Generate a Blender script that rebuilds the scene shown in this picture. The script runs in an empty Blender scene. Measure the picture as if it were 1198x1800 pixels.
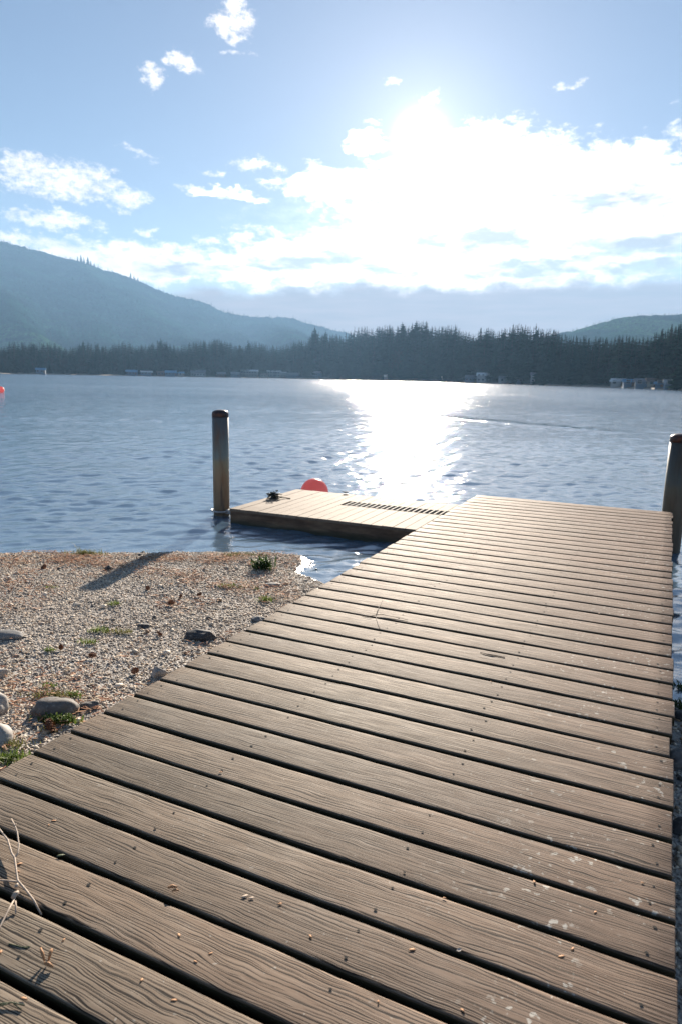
import bpy, bmesh, math, random
import numpy as np
from mathutils import Matrix, Vector, noise as mnoise
random.seed(7); RNG = np.random.default_rng(11)
R = math.radians
S = bpy.context.scene
COL = S.collection

# ------------------------------------------------------------------ camera
F, H = 1197.0, 1.6                       # focal length in photo pixels, eye height over the lake
roll = math.atan(.0198); pit = math.atan(235.6*math.cos(roll)/F)
_f = np.array([0, math.cos(pit), -math.sin(pit)]); _r = np.array([1., 0, 0]); _u = np.cross(_r, _f)
CAM = np.array([_r*math.cos(roll)+_u*math.sin(roll), -_r*math.sin(roll)+_u*math.cos(roll), _f])
cd = bpy.data.cameras.new('camera'); co = bpy.data.objects.new('camera', cd); COL.objects.link(co)
mw = Matrix.Identity(4)
for i in range(3):
    mw[i][0] = CAM[0][i]; mw[i][1] = CAM[1][i]; mw[i][2] = -CAM[2][i]
mw[2][3] = H
co.matrix_world = mw
cd.sensor_fit = 'VERTICAL'; cd.sensor_height = 36; cd.lens = F/1800*36
cd.clip_start = .05; cd.clip_end = 20000
cd.dof.use_dof = True; cd.dof.focus_distance = 3.2; cd.dof.aperture_fstop = 5.6
S.camera = co

def ray(px, py):
    d = CAM.T @ np.array([(px-599)/F, -(py-900)/F, 1.]); return d/np.linalg.norm(d)
def at(px, py, z=0.):
    d = ray(px, py); t = (z-H)/d[2]; return Vector((d[0]*t, d[1]*t, z))
def azel(px, py):
    d = ray(px, py); return math.atan2(d[0], d[1]), math.asin(d[2])
def z_at(x, y, py):                      # height over ground spot (x, y) seen at picture row py
    lo, hi = -1., 8.
    for _ in range(50):
        m = (lo+hi)/2; c = CAM @ np.array([x, y, m-H]); yy = 900-F*c[1]/c[2]
        if yy > py: lo = m
        else: hi = m
    return (lo+hi)/2

# ------------------------------------------------------------------ node helpers
class NT:
    def __init__(s, tree): s.t = tree; s.n = tree.nodes; s.l = tree.links
    def node(s, typ, **k):
        n = s.n.new(typ)
        for a, b in k.items(): setattr(n, a, b)
        return n
    def put(s, sock, v):
        if v is None: return
        if isinstance(v, bpy.types.NodeSocket): s.l.new(v, sock)
        elif isinstance(v, (tuple, list)):
            n = len(sock.default_value)
            v = tuple(v)+((1.,) if n == 4 and len(v) == 3 else ())
            sock.default_value = v
        else: sock.default_value = v
    def m(s, op, a, b=None, c=None, clamp=False):
        n = s.node('ShaderNodeMath', operation=op, use_clamp=clamp)
        for i, v in enumerate((a, b, c)): s.put(n.inputs[i], v)
        return n.outputs[0]
    def v(s, op, a, b=None, scale=None):
        n = s.node('ShaderNodeVectorMath', operation=op)
        s.put(n.inputs[0], a); s.put(n.inputs[1], b)
        if scale is not None: s.put(n.inputs[3], scale)
        return n.outputs[1] if op in ('LENGTH', 'DOT_PRODUCT') else n.outputs[0]
    def noise(s, vec, scale, detail=4, rough=.5, dist=0., out=0):
        n = s.node('ShaderNodeTexNoise'); s.put(n.inputs['Vector'], vec)
        s.put(n.inputs['Scale'], scale); s.put(n.inputs['Detail'], detail); s.put(n.inputs['Roughness'], rough); s.put(n.inputs['Distortion'], dist)
        return n.outputs[out]
    def vor(s, vec, scale, feature='F1', out=0, rnd=1.):
        n = s.node('ShaderNodeTexVoronoi', feature=feature); s.put(n.inputs['Vector'], vec); s.put(n.inputs['Scale'], scale); s.put(n.inputs['Randomness'], rnd)
        return n.outputs[out]
    def mr(s, x, a, b, c=0., d=1., smooth=False):
        n = s.node('ShaderNodeMapRange', clamp=True)
        if smooth: n.interpolation_type = 'SMOOTHSTEP'
        for i, v in enumerate((x, a, b, c, d)): s.put(n.inputs[i], v)
        return n.outputs[0]
    def mix(s, f, a, b, mode='MIX'):
        n = s.node('ShaderNodeMix', data_type='RGBA', blend_type=mode)
        s.put(n.inputs[0], f); s.put(n.inputs[6], a); s.put(n.inputs[7], b); return n.outputs[2]
    def ramp(s, f, stops, interp='LINEAR'):
        n = s.node('ShaderNodeValToRGB'); cr = n.color_ramp; cr.interpolation = interp
        while len(cr.elements) > 1: cr.elements.remove(cr.elements[-1])
        cr.elements[0].position = stops[0][0]; cr.elements[0].color = tuple(stops[0][1])+(1,)
        for p, c in stops[1:]:
            e = cr.elements.new(p); e.color = tuple(c)+(1,)
        s.put(n.inputs[0], f); return n.outputs[0]
    def scalev(s, vec, sc):
        n = s.node('ShaderNodeMapping'); s.put(n.inputs['Vector'], vec); n.inputs['Scale'].default_value = sc; return n.outputs[0]
    def xyz(s, x, y, z=0.):
        n = s.node('ShaderNodeCombineXYZ')
        for i, v in enumerate((x, y, z)): s.put(n.inputs[i], v)
        return n.outputs[0]
    def sep(s, vec):
        n = s.node('ShaderNodeSeparateXYZ'); s.put(n.inputs[0], vec); return n.outputs
    def bump(s, h, strength=.5, dist=.01, normal=None):
        n = s.node('ShaderNodeBump'); s.put(n.inputs['Strength'], strength); s.put(n.inputs['Distance'], dist); s.put(n.inputs['Height'], h)
        if normal is not None: s.put(n.inputs['Normal'], normal)
        return n.outputs[0]

def mat(name, fn):
    m = bpy.data.materials.new(name); m.use_nodes = True; t = NT(m.node_tree)
    b = t.n['Principled BSDF']; fn(t, b); return m
def setb(t, b, **k):
    names = dict(color='Base Color', rough='Roughness', metal='Metallic', spec='Specular IOR Level', ior='IOR', normal='Normal', trans='Transmission Weight', sheen='Sheen Weight', coat='Coat Weight')
    for a, v in k.items(): t.put(b.inputs[names[a]], v)

# ------------------------------------------------------------------ sun and sky
SUN_AZ, SUN_EL = azel(738, 243)
sun_dir = Vector((math.sin(SUN_AZ)*math.cos(SUN_EL), math.cos(SUN_AZ)*math.cos(SUN_EL), math.sin(SUN_EL)))
sl = bpy.data.lights.new('sun', 'SUN'); sl.energy = 5.0; sl.angle = R(.53); sl.color = (1, .875, .73)
so = bpy.data.objects.new('sun', sl); COL.objects.link(so)
so.rotation_euler = (-sun_dir).to_track_quat('-Z', 'Y').to_euler(); so.location = (0, 0, 50)

W = bpy.data.worlds.new('World'); S.world = W; W.use_nodes = True
t = NT(W.node_tree); t.n.clear()
D = t.node('ShaderNodeTexCoord').outputs['Generated']
sky = t.node('ShaderNodeTexSky', sky_type='NISHITA', sun_disc=False, sun_elevation=SUN_EL, sun_rotation=SUN_AZ)
sky.air_density = 1.0; sky.dust_density = .07; sky.ozone_density = 2.0
dx, dy, dz = t.sep(D)
u = t.m('MULTIPLY', t.m('ARCTAN2', dx, dy), 57.2958)
v = t.m('MULTIPLY', t.m('ARCSINE', dz), 57.2958)
SKYK = .052                                # Background strength
uv0 = t.xyz(u, v)
wn = t.noise(t.scalev(uv0, (1, 1.7, 1)), .28, 5, .6, out=1)
wo = t.v('SCALE', t.v('SUBTRACT', wn, (.5, .5, .5)), scale=3.6)
uvw = t.v('ADD', uv0, t.v('MULTIPLY', wo, (1.3, .8, 0)))
def blob(cx, cy, rx, ry, w=1., src=None):
    a, e = azel(cx, cy); d = 1/((1+((cx-599)/F)**2)) ; k = 57.2958/F
    q = t.v('MULTIPLY', t.v('SUBTRACT', src or uvw, (math.degrees(a), math.degrees(e), 0)), (1/(rx*k*d), 1/(ry*k), 0))
    return t.m('MULTIPLY', t.m('SUBTRACT', 1., t.v('DOT_PRODUCT', q, q)), w)
def union(L):
    o = L[0]
    for b in L[1:]: o = t.m('MAXIMUM', o, b)
    return o
white = union([blob(*a) for a in (
    (860, 290, 190, 66), (790, 340, 180, 75), (1090, 290, 130, 34), (980, 325, 250, 50), (585, 325, 115, 34), (400, 344, 85, 10),
    (640, 252, 45, 18), (880, 395, 340, 70), (1150, 390, 200, 75), (1130, 330, 170, 40), (560, 430, 170, 18),
    (250, 462, 260, 34), (500, 470, 260, 38), (850, 470, 420, 50),
    (1330, 300, 200, 130), (-180, 330, 160, 60), (1500, 200, 120, 60, .8))])
fn1 = t.noise(t.scalev(uv0, (.6, 1.1, 1)), 1.1, 7, .62, .2)
dens = t.mr(t.m('ADD', white, t.m('MULTIPLY', t.m('SUBTRACT', fn1, .56), 2.7)), -.15, .75, 0, 1, True)
small = union([blob(*a) for a in ((412, 36, 34, 26), (264, 134, 26, 15), (318, 113, 32, 12), (448, 291, 38, 14), (382, 308, 20, 6, .8), (258, 411, 22, 6, .8), (1003, 146, 26, 6, .5), (750, 172, 18, 10, .6),
    (115, 322, 125, 30), (58, 296, 62, 22), (225, 345, 42, 17), (95, 391, 90, 15), (15, 418, 80, 11), (470, 405, 60, 6, .7), (560, 408, 50, 6, .7), (650, 218, 12, 6, .7), (415, 92, 26, 5, .5), (240, 268, 30, 6, .5), (685, 150, 14, 5, .5))])
fnS = t.noise(t.scalev(uv0, (.75, 1.1, 1)), 1.9, 7, .66, .1)
densS = t.m('MULTIPLY', t.mr(t.m('ADD', small, t.m('MULTIPLY', t.m('SUBTRACT', fnS, .53), 3.8)), -.3, 1.2, 0, 1, True), .93)
# high thin veil near the cloud bank
veil = t.mr(t.m('ADD', blob(900, 420, 620, 150, 1.), t.m('SUBTRACT', fn1, .5)), .3, 1.1, 0, .8, True)
# grey stratus shelf just over the hills
shelf_uv = t.v('ADD', uv0, t.v('MULTIPLY', wo, (2.0, .75, 0)))
sh = t.sep(shelf_uv)[1]
e505 = math.degrees(azel(700, 506)[1])
left_fade = t.mr(u, math.degrees(azel(250, 520)[0]), math.degrees(azel(560, 520)[0]), 1.3, 0)
shelf = t.mr(sh, t.m('SUBTRACT', e505-.5, left_fade), t.m('SUBTRACT', e505+.75, left_fade), 1, 0, True)
ang = t.m('MULTIPLY', t.m('ARCCOSINE', t.m('MINIMUM', t.v('DOT_PRODUCT', D, tuple(sun_dir)), .999999)), 57.2958)
core = t.m('POWER', 2.71828, t.m('MULTIPLY', t.m('MULTIPLY', ang, ang), -1/(2*.75**2)))
halo = t.m('POWER', 2.71828, t.m('MULTIPLY', ang, -1/3.0))
wide = t.m('POWER', 2.71828, t.m('MULTIPLY', ang, -1/11.))
# cloud shading
fn2 = t.noise(t.scalev(uv0, (.45, 1.5, 1)), .9, 5, .55, .3)
grey = union([blob(*a) for a in ((830, 420, 120, 22), (1135, 428, 120, 20), (930, 474, 130, 20), (1130, 474, 120, 14), (560, 460, 130, 14, .8), (330, 470, 90, 14, .7), (1060, 350, 120, 20, .7), (700, 480, 90, 10, .6))])
gmask = t.mr(t.m('ADD', grey, t.m('MULTIPLY', t.m('SUBTRACT', fn2, .5), 4.)), -.35, 1.1, 0, 1, True)
lum = t.mr(fn2, .3, .62, 4.9, 8.6)
lum = t.m('ADD', lum, t.m('MULTIPLY', wide, 16.))
gl = t.m('ADD', 2.3, t.m('MULTIPLY', wide, 1.2)); lum = t.m('ADD', t.m('MULTIPLY', lum, t.m('SUBTRACT', 1., t.m('MULTIPLY', gmask, .88))), t.m('MULTIPLY', gl, t.m('MULTIPLY', gmask, .88)))
ccol = t.mix(gmask, (1.13, 1.01, .94), (1.02, .98, .98))
cloud = t.v('SCALE', ccol, scale=lum)
skyc = t.v('MULTIPLY', sky.outputs[0], (.64, .575, .60))
c1 = t.mix(veil, skyc, t.v('SCALE', (.85, .93, 1.0), scale=t.m('ADD', 6.6, t.m('MULTIPLY', wide, 7.))))
c1 = t.mix(densS, c1, t.v('SCALE', (1.12, 1.01, .95), scale=t.m('ADD', t.mr(fn2, .3, .62, 6.2, 8.6), t.m('MULTIPLY', wide, 4.))))
c1 = t.mix(dens, c1, cloud)
shn = t.noise(t.scalev(uv0, (.25, 2.2, 1)), .8, 4, .5)
shl = t.m('ADD', t.mr(shn, .3, .7, 3.0, 4.2), t.m('MULTIPLY', wide, 1.2))
shc = t.v('SCALE', (.74, .54, .5), scale=shl)
c1 = t.mix(shelf, c1, shc)
glow = t.m('ADD', t.m('ADD', t.m('MULTIPLY', core, 60.), t.m('MULTIPLY', halo, 3.6)), t.m('MULTIPLY', wide, 2.4))
hid = t.m('SUBTRACT', 1., t.m('MULTIPLY', shelf, .9))
glowc = t.v('SCALE', (1.0, .97, .92), scale=t.m('MULTIPLY', glow, hid))
c1 = t.v('ADD', c1, glowc)
bg = t.node('ShaderNodeBackground'); t.put(bg.inputs[0], c1); bg.inputs[1].default_value = SKYK
wo_ = t.node('ShaderNodeOutputWorld'); t.l.new(bg.outputs[0], wo_.inputs[0])
S.view_settings.view_transform = 'Standard'; S.view_settings.look = 'None'
S.view_settings.exposure = 1.55; S.view_settings.gamma = 1

# ------------------------------------------------------------------ object helpers
def tag(o, label=None, cat=None, group=None, kind=None):
    if label: o['label'] = label
    if cat: o['category'] = cat
    if group: o['group'] = group
    if kind: o['kind'] = kind
    return o
def empty(name, loc=(0, 0, 0), rz=0.):
    o = bpy.data.objects.new(name, None); COL.objects.link(o); o.location = loc; o.rotation_euler = (0, 0, rz)
    o.empty_display_size = .2; return o
def link(name, me, parent=None, loc=None):
    o = bpy.data.objects.new(name, me); COL.objects.link(o)
    if parent: o.parent = parent
    if loc is not None: o.location = loc
    return o
def npmesh(name, V, Fc, mats=(), smooth=False, mi=None):
    """V (n,3) array, Fc (m,k) array of equal-size faces"""
    V = np.asarray(V, np.float32); Fc = np.asarray(Fc, np.int32)
    me = bpy.data.meshes.new(name); me.vertices.add(len(V)); me.vertices.foreach_set('co', V.ravel())
    m, k = Fc.shape; me.loops.add(m*k); me.loops.foreach_set('vertex_index', Fc.ravel())
    me.polygons.add(m); me.polygons.foreach_set('loop_start', np.arange(0, m*k, k, dtype=np.int32))
    try: me.polygons.foreach_set('loop_total', np.full(m, k, np.int32))
    except Exception: pass
    if smooth: me.polygons.foreach_set('use_smooth', np.ones(m, bool))
    if mi is not None: me.polygons.foreach_set('material_index', np.asarray(mi, np.int32))
    for a in mats: me.materials.append(a)
    me.update(calc_edges=True); me.validate(); return me
class MB:
    def __init__(s): s.b = bmesh.new()
    def box(s, lo, hi, bev=0., mi=0, M=None):
        b = s.b; vs = [b.verts.new((x, y, z)) for x in (lo[0], hi[0]) for y in (lo[1], hi[1]) for z in (lo[2], hi[2])]
        fs = [b.faces.new([vs[i] for i in q]) for q in ((0, 1, 3, 2), (4, 6, 7, 5), (0, 4, 5, 1), (2, 3, 7, 6), (0, 2, 6, 4), (1, 5, 7, 3))]
        for f in fs: f.material_index = mi
        if bev:
            es = list({e for f in fs for e in f.edges}); r = bmesh.ops.bevel(b, geom=es, offset=bev, segments=2, affect='EDGES', profile=.6)
            vs = list({v for v in vs if v.is_valid} | set(r['verts']))
        if M is not None: bmesh.ops.transform(b, matrix=M, verts=[v for v in vs if v.is_valid])
        return s
    def rings(s, rings, mi=0, cap=(1, 1), smooth=True):
        b = s.b; L = [[b.verts.new(p) for p in r] for r in rings]; n = len(L[0])
        for a, c in zip(L, L[1:]):
            for i in range(n):
                f = b.faces.new((a[i], a[(i+1) % n], c[(i+1) % n], c[i])); f.material_index = mi; f.smooth = smooth
        for k, r in ((0, L[0][::-1]), (1, L[-1])):
            if cap[k]:
                f = b.faces.new(r); f.material_index = mi
        return s
    def lathe(s, prof, n=24, mi=0, c=(0, 0), smooth=True, cap=(1, 1)):
        return s.rings([[(c[0]+r*math.cos(a*2*math.pi/n), c[1]+r*math.sin(a*2*math.pi/n), z) for a in range(n)] for r, z in prof], mi, cap, smooth)
    def tube(s, pts, rad, n=8, mi=0):
        pts = [Vector(p) for p in pts]; rs = []
        for i, p in enumerate(pts):
            d = (pts[min(i+1, len(pts)-1)]-pts[max(i-1, 0)]).normalized()
            a = d.orthogonal().normalized() if i == 0 else (a-d*a.dot(d)).normalized()
            c = d.cross(a); r = rad[i] if isinstance(rad, (list, tuple)) else rad
            rs.append([p+(a*math.cos(k*2*math.pi/n)+c*math.sin(k*2*math.pi/n))*r for k in range(n)])
        return s.rings(rs, mi)
    def build(s, name, mats, parent=None, loc=None):
        me = bpy.data.meshes.new(name); bmesh.ops.recalc_face_normals(s.b, faces=s.b.faces); s.b.to_mesh(me); s.b.free()
        for m in (mats if isinstance(mats, (list, tuple)) else [mats]): me.materials.append(m)
        return link(name, me, parent, loc)
def grid_faces(nr, nc):
    i = np.arange(nr-1)[:, None]*nc+np.arange(nc-1)[None, :]
    return np.stack([i, i+1, i+nc+1, i+nc], -1).reshape(-1, 4)
def fbm(x, y, oct=4, seed=0, gain=.5):
    """cheap value noise, numpy, -1..1"""
    out = 0; amp = 1; tot = 0
    for o in range(oct):
        xi = np.floor(x).astype(np.int64); yi = np.floor(y).astype(np.int64); fx = x-xi; fy = y-yi
        fx = fx*fx*(3-2*fx); fy = fy*fy*(3-2*fy)
        def h(a, b):
            k = (a*374761393+b*668265263+(seed+o)*974634777) & 0xffffffff
            k = ((k ^ (k >> 13))*1274126177) & 0xffffffff
            return ((k ^ (k >> 16)) & 0xffff)/32767.5-1
        n = (h(xi, yi)*(1-fx)+h(xi+1, yi)*fx)*(1-fy)+(h(xi, yi+1)*(1-fx)+h(xi+1, yi+1)*fx)*fy
        out = out+n*amp; tot += amp; amp *= gain; x = x*2.03+7.1; y = y*2.03+3.7
    return out/tot

# ------------------------------------------------------------------ materials of the setting
def m_gravel(t, b):
    P = t.node('ShaderNodeNewGeometry').outputs['Position']
    vc = t.vor(P, 95, out=1); vd = t.vor(P, 95)
    g = t.ramp(t.sep(vc)[0], [(0, (.12, .12, .12)), (.3, (.28, .265, .25)), (.6, (.42, .39, .35)), (.85, (.52, .49, .44)), (1, (.34, .22, .14))])
    n = t.noise(P, 1.6, 4)
    c = t.mix(t.mr(n, .4, .7, 0, .5), g, (.25, .19, .14))
    z = t.sep(P)[2]
    wet = t.mr(z, .005, .035, 1, 0)
    c = t.mix(t.m('MULTIPLY', wet, .6), c, (.06, .05, .04))
    under = t.mr(z, -.05, -.3, 0, 1)
    c = t.mix(under, c, (.03, .04, .03))
    setb(t, b, color=c, rough=t.mr(wet, 0, 1, .85, .12), normal=t.bump(vd, t.mr(wet, 0, 1, .9, .25), .006))
M_gravel = mat('gravel ground', m_gravel)
def m_pebble(t, b):
    g = t.node('ShaderNodeNewGeometry'); r = g.outputs['Random Per Island']; P = g.outputs['Position']
    c = t.ramp(r, [(0, (.06, .065, .07)), (.1, (.2, .2, .2)), (.2, (.38, .36, .34)), (.4, (.52, .485, .43)), (.6, (.67, .625, .555)), (.74, (.77, .73, .66)), (.84, (.74, .71, .66)), (.9, (.32, .22, .15)), (.95, (.42, .3, .2)), (1, (.16, .17, .17))])
    tint = t.noise(P, 2.2, 3)
    c = t.mix(1., c, (1.06, .97, .86), 'MULTIPLY')
    c = t.mix(t.mr(tint, .52, .75, 0, .2), c, t.mix(.5, c, (.42, .2, .1)))
    z = t.sep(P)[2]; wet = t.mr(z, .012, .04, 1, 0)
    c = t.mix(t.m('MULTIPLY', wet, .55), c, (.03, .03, .03))
    sp = t.noise(P, 240, 2)
    c = t.mix(.25, c, t.mix(sp, (.02, .02, .02), (.7, .7, .68)), 'OVERLAY')
    setb(t, b, color=c, rough=t.mr(wet, 0, 1, .75, .25))
M_pebble = mat('pebbles', m_pebble)
def m_water(t, b):
    P = t.node('ShaderNodeNewGeometry').outputs['Position']
    x, y, z = t.sep(P)
    dist = t.v('LENGTH', P)
    n1 = t.noise(t.scalev(P, (1.0, 2.2, 1)), .45, 3, .6, .3)
    n2 = t.noise(t.scalev(P, (1.0, 1.7, 1)), 15., 4, .65, .3); n4 = t.noise(t.scalev(P, (1.0, 2., 1)), 4.2, 4, .62, .3)
    n3 = t.noise(t.scalev(P, (1.0, 2.6, 1)), .05, 3, .6)
    h = t.m('ADD', t.m('ADD', t.m('MULTIPLY', n2, t.mr(y, 5.6, 7., .003, .005)), t.m('MULTIPLY', n4, t.mr(dist, 8, 45, .003, .02))), t.m('ADD', t.m('MULTIPLY', n1, t.mr(dist, 18, 110, 0, .42)), t.m('MULTIPLY', n3, t.mr(dist, 50, 250, 0, 2.6))))
    # wakes of a passing boat: raised lines crossing the lake
    hw = None
    for (A, B, wd) in WAKES:
        ax, ay = A; bx, by = B; L = math.hypot(bx-ax, by-ay); nx, ny = -(by-ay)/L, (bx-ax)/L
        dd = t.m('ADD', t.m('MULTIPLY', x, nx), t.m('ADD', t.m('MULTIPLY', y, ny), -(ax*nx+ay*ny)))
        tt = t.m('ADD', t.m('MULTIPLY', x, (bx-ax)/L), t.m('ADD', t.m('MULTIPLY', y, (by-ay)/L), -(ax*(bx-ax)+ay*(by-ay))/L))
        dd = t.m('ADD', dd, t.m('MULTIPLY', t.m('SUBTRACT', t.noise(P, .6/wd, 3), .5), wd*2.5))
        g = t.m('POWER', 2.71828, t.m('MULTIPLY', t.m('MULTIPLY', dd, dd), -1/(wd*wd)))
        g = t.m('MULTIPLY', g, t.m('MULTIPLY', t.mr(tt, 0, L*.12), t.mr(tt, L*.88, L, 1, 0)))
        g = t.m('MULTIPLY', g, wd*(.14 if wd < 2 else .1))
        hw = g if hw is None else t.m('ADD', hw, g)
    lanes = t.noise(t.scalev(P, (.6, 2.2, 1)), .016, 3, .6)
    h = t.m('ADD', t.m('MULTIPLY', h, t.mr(lanes, .38, .62, .55, 1.3)), hw)
    nrm = t.bump(h, 1., 1.0)
    setb(t, b, color=(.10, .165, .235), rough=t.mr(dist, 5, 90, .04, .15), ior=3.0, spec=.5, normal=nrm)
WAKES = [(tuple(at(420, 674.6)[:2]), tuple(at(1260, 707)[:2]), 3.5), (tuple(at(690, 725)[:2]), tuple(at(1110, 762)[:2]), .6), (tuple(at(60, 669)[:2]), tuple(at(330, 673)[:2]), 5.)]
M_water = mat('lake water', m_water)

# ------------------------------------------------------------------ near ground and lake
SHORE = [(-3000, -900), (-400, -60), (-60, 1.5), (-14, 5.2), (-6, 5.7), (-3.02, 5.87), (-2.04, 5.95), (-1.2, 6.02), (-.62, 6.08), (-.36, 6.0), (-.27, 5.75), (-.33, 5.45), (-.16, 5.2),
         (.1, 4.95), (.55, 4.45), (1.1, 3.75), (1.66, 3.2), (2.6, 2.5), (5, 1.2), (14, -2), (60, -30), (400, -260), (3000, -2500)]
def sdist(X, Y):
    """signed distance to the shoreline, positive on land (nearer the camera)"""
    best = np.full(X.shape, 1e9); sg = np.ones(X.shape)
    for (ax, ay), (bx, by) in zip(SHORE, SHORE[1:]):
        ex, ey = bx-ax, by-ay; L2 = ex*ex+ey*ey
        tt = np.clip(((X-ax)*ex+(Y-ay)*ey)/L2, 0, 1); px = ax+tt*ex; py = ay+tt*ey
        d = np.hypot(X-px, Y-py); s = np.where(ex*(Y-ay)-ey*(X-ax) < 0, 1., -1.)
        m = d < best-1e-9; best = np.where(m, d, best); sg = np.where(m, s, sg)
    return best*sg
def ground_z(X, Y):
    X = np.asarray(X, float); Y = np.asarray(Y, float)
    X2 = X+.06*fbm(X*3, Y*3, 2, 5); Y2 = Y+.05*fbm(X*2.2+9, Y*2.2, 3, 6)
    d = sdist(X2, Y2)
    land = .035*np.clip(d/.1, 0, 1)+.072*np.clip(d, 0, 4.4)+.02*np.clip(d-4.4, 0, 40)
    z = np.where(d > 0, land, np.maximum(d*.16, -2.5))
    near = np.exp(-(X**2+(Y-3)**2)/60)
    return z+near*(.014*fbm(X*1.7, Y*1.7, 4, 1)+.006*fbm(X*9, Y*9, 2, 2))*np.clip(d*3+.3, 0, 1)
def gz(x, y): return float(ground_z(np.array([x]), np.array([y]))[0])
def spread(a, b, step, far, n=34):
    c = np.arange(a, b, step); g = np.geomspace(.08, far, n); return np.concatenate([a-g[::-1], c, b+g])
gx = spread(-4.2, 3.0, .035, 3000); gy = np.concatenate([-.5-np.geomspace(.08, 3000, 34)[::-1], np.arange(-.5, 7.2, .035), 7.2+np.geomspace(.08, 60, 16)])
GX, GY = np.meshgrid(gx, gy); GZ = ground_z(GX, GY)
me = npmesh('ground', np.stack([GX, GY, GZ], -1).reshape(-1, 3), grid_faces(len(gy), len(gx)), [M_gravel], True)
tag(link('ground', me), kind='structure')
def water_mesh():
    rr = 1.2*np.exp(np.arange(0, 1080)*.0052); rr = np.concatenate([rr, rr[-1]*np.exp(np.arange(1, 60)*.05)])
    th = np.linspace(R(-58), R(72), 1300)
    RR, TH = np.meshgrid(rr, th, indexing='ij'); X = (RR*np.sin(TH)); Y = (RR*np.cos(TH))
    dr = np.gradient(rr)[:, None]
    sd = np.clip(-sdist(X, Y), 0, 8) if False else None
    g = np.random.default_rng(3); N = 84; Z = np.zeros_like(X)
    # distance to the shore, evaluated coarsely
    cy = np.interp(X, [-14, -3, -.5, .3, 1.7, 5], [5.2, 5.87, 6.0, 4.8, 3.2, 1.2]); off = np.clip(Y-cy, 0, 6)
    amp = .2+.8*np.clip(off/1.9, 0, 1)**1.0
    amp = np.maximum(amp, .85*np.exp(-((X+.05)**2+(Y-5.7)**2)/.35))
    patch = .8+.45*fbm(X*.16, Y*.3, 3, 17)
    for k in range(N):
        lam = .10*(3.4/.10)**((k+.5)/N); kk = 2*math.pi/lam; a = g.normal(0, .62)+.25; kx, ky = kk*math.sin(a), -kk*math.cos(a)
        sl_ = .038 if lam < .28 else .036 if lam < .55 else .012 if lam < 1.0 else .0045; A_ = sl_/kk
        lod = np.clip(lam/(2.6*dr)-.6, 0, 1)
        m = lod[:, 0] > 0
        Z[m] += (A_*lod[m])*np.sin(kx*X[m]+ky*Y[m]+g.uniform(0, 6.28)+.8*math.sin(k)) * (amp[m] if lam > .3 else (.15+.85*amp[m]))
    Z *= patch
    V = np.stack([X, Y, Z], -1).reshape(-1, 3); n = len(V)
    V = np.concatenate([V, np.array([(-4000, -3000, -.2), (4000, -3000, -.2), (4000, 3500, -.2), (-4000, 3500, -.2)])])
    Fc = np.concatenate([grid_faces(len(rr), len(th)), np.array([[n, n+1, n+2, n+3]])])
    return V, Fc
V_, F_ = water_mesh()
tag(link('water', npmesh('water', V_, F_, [M_water], True)), kind='structure')

# pebbles
def ico():
    p = (1+5**.5)/2
    V = np.array([(-1, p, 0), (1, p, 0), (-1, -p, 0), (1, -p, 0), (0, -1, p), (0, 1, p), (0, -1, -p), (0, 1, -p), (p, 0, -1), (p, 0, 1), (-p, 0, -1), (-p, 0, 1)], float)
    V /= np.linalg.norm(V[0])
    Fc = np.array([(0, 11, 5), (0, 5, 1), (0, 1, 7), (0, 7, 10), (0, 10, 11), (1, 5, 9), (5, 11, 4), (11, 10, 2), (10, 7, 6), (7, 1, 8), (3, 9, 4), (3, 4, 2), (3, 2, 6), (3, 6, 8), (3, 8, 9), (4, 9, 5), (2, 4, 11), (6, 2, 10), (8, 6, 7), (9, 8, 1)])
    return V, Fc
def scatter(n, xr, yr, rmin, rmax, seed, keep=lambda x, y, z: np.ones(x.shape, bool)):
    g = np.random.default_rng(seed)
    x = g.uniform(*xr, n); y = g.uniform(*yr, n); z = ground_z(x, y)
    ok = (z > -.03) & keep(x, y, z) & ~((z < .022) & (x > -.62) & (x < .5) & (y > 4.8) & (g.random(n) < .86)); x, y, z = x[ok], y[ok], z[ok]; n = len(x)
    iv, iF = ico()
    r = rmin*(rmax/rmin)**(g.random(n)**2.2)
    s = np.stack([r*g.uniform(.8, 1.4, n), r*g.uniform(.6, 1., n), r*g.uniform(.35, .7, n)], -1)
    V = iv[None]*s[:, None, :]*g.uniform(.82, 1.18, (n, 12, 1))
    a = g.uniform(0, 6.28, n); tl = g.normal(0, .35, n)
    ca, sa, ct, st = np.cos(a), np.sin(a), np.cos(tl), np.sin(tl)
    X, Y, Z = V[..., 0], V[..., 1], V[..., 2]
    Y2 = Y*ct[:, None]-Z*st[:, None]; Z2 = Y*st[:, None]+Z*ct[:, None]
    X3 = X*ca[:, None]-Y2*sa[:, None]; Y3 = X*sa[:, None]+Y2*ca[:, None]
    V = np.stack([X3+x[:, None], Y3+y[:, None], Z2+(z+s[:, 2]*.45)[:, None]], -1).reshape(-1, 3)
    Fc = (iF[None]+(np.arange(n)*12)[:, None, None]).reshape(-1, 3)
    return V, Fc
def deckY(x, y):    # along-deck coordinates (u right, w forward)
    return x*.9046-y*.4263, x*.4263+y*.9046
def out_of_deck(x, y, z):
    a, w = deckY(x, y); return (a < -1.66) | (a > .05)
parts = [scatter(150000, (-3.6, .5), (1.5, 6.2), .0032, .0098, 1, out_of_deck),
         scatter(700, (-3.6, .5), (1.5, 6.2), .012, .026, 2, out_of_deck),
         scatter(12000, (.3, 3.0), (.3, 3.6), .006, .018, 3, out_of_deck),
         scatter(9000, (-2.2, 1.6), (.6, 4.9), .006, .02, 4, lambda x, y, z: ~out_of_deck(x, y, z))]
off = 0; VV = []; FF = []
for V_, F_ in parts: VV.append(V_); FF.append(F_+off); off += len(V_)
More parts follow.
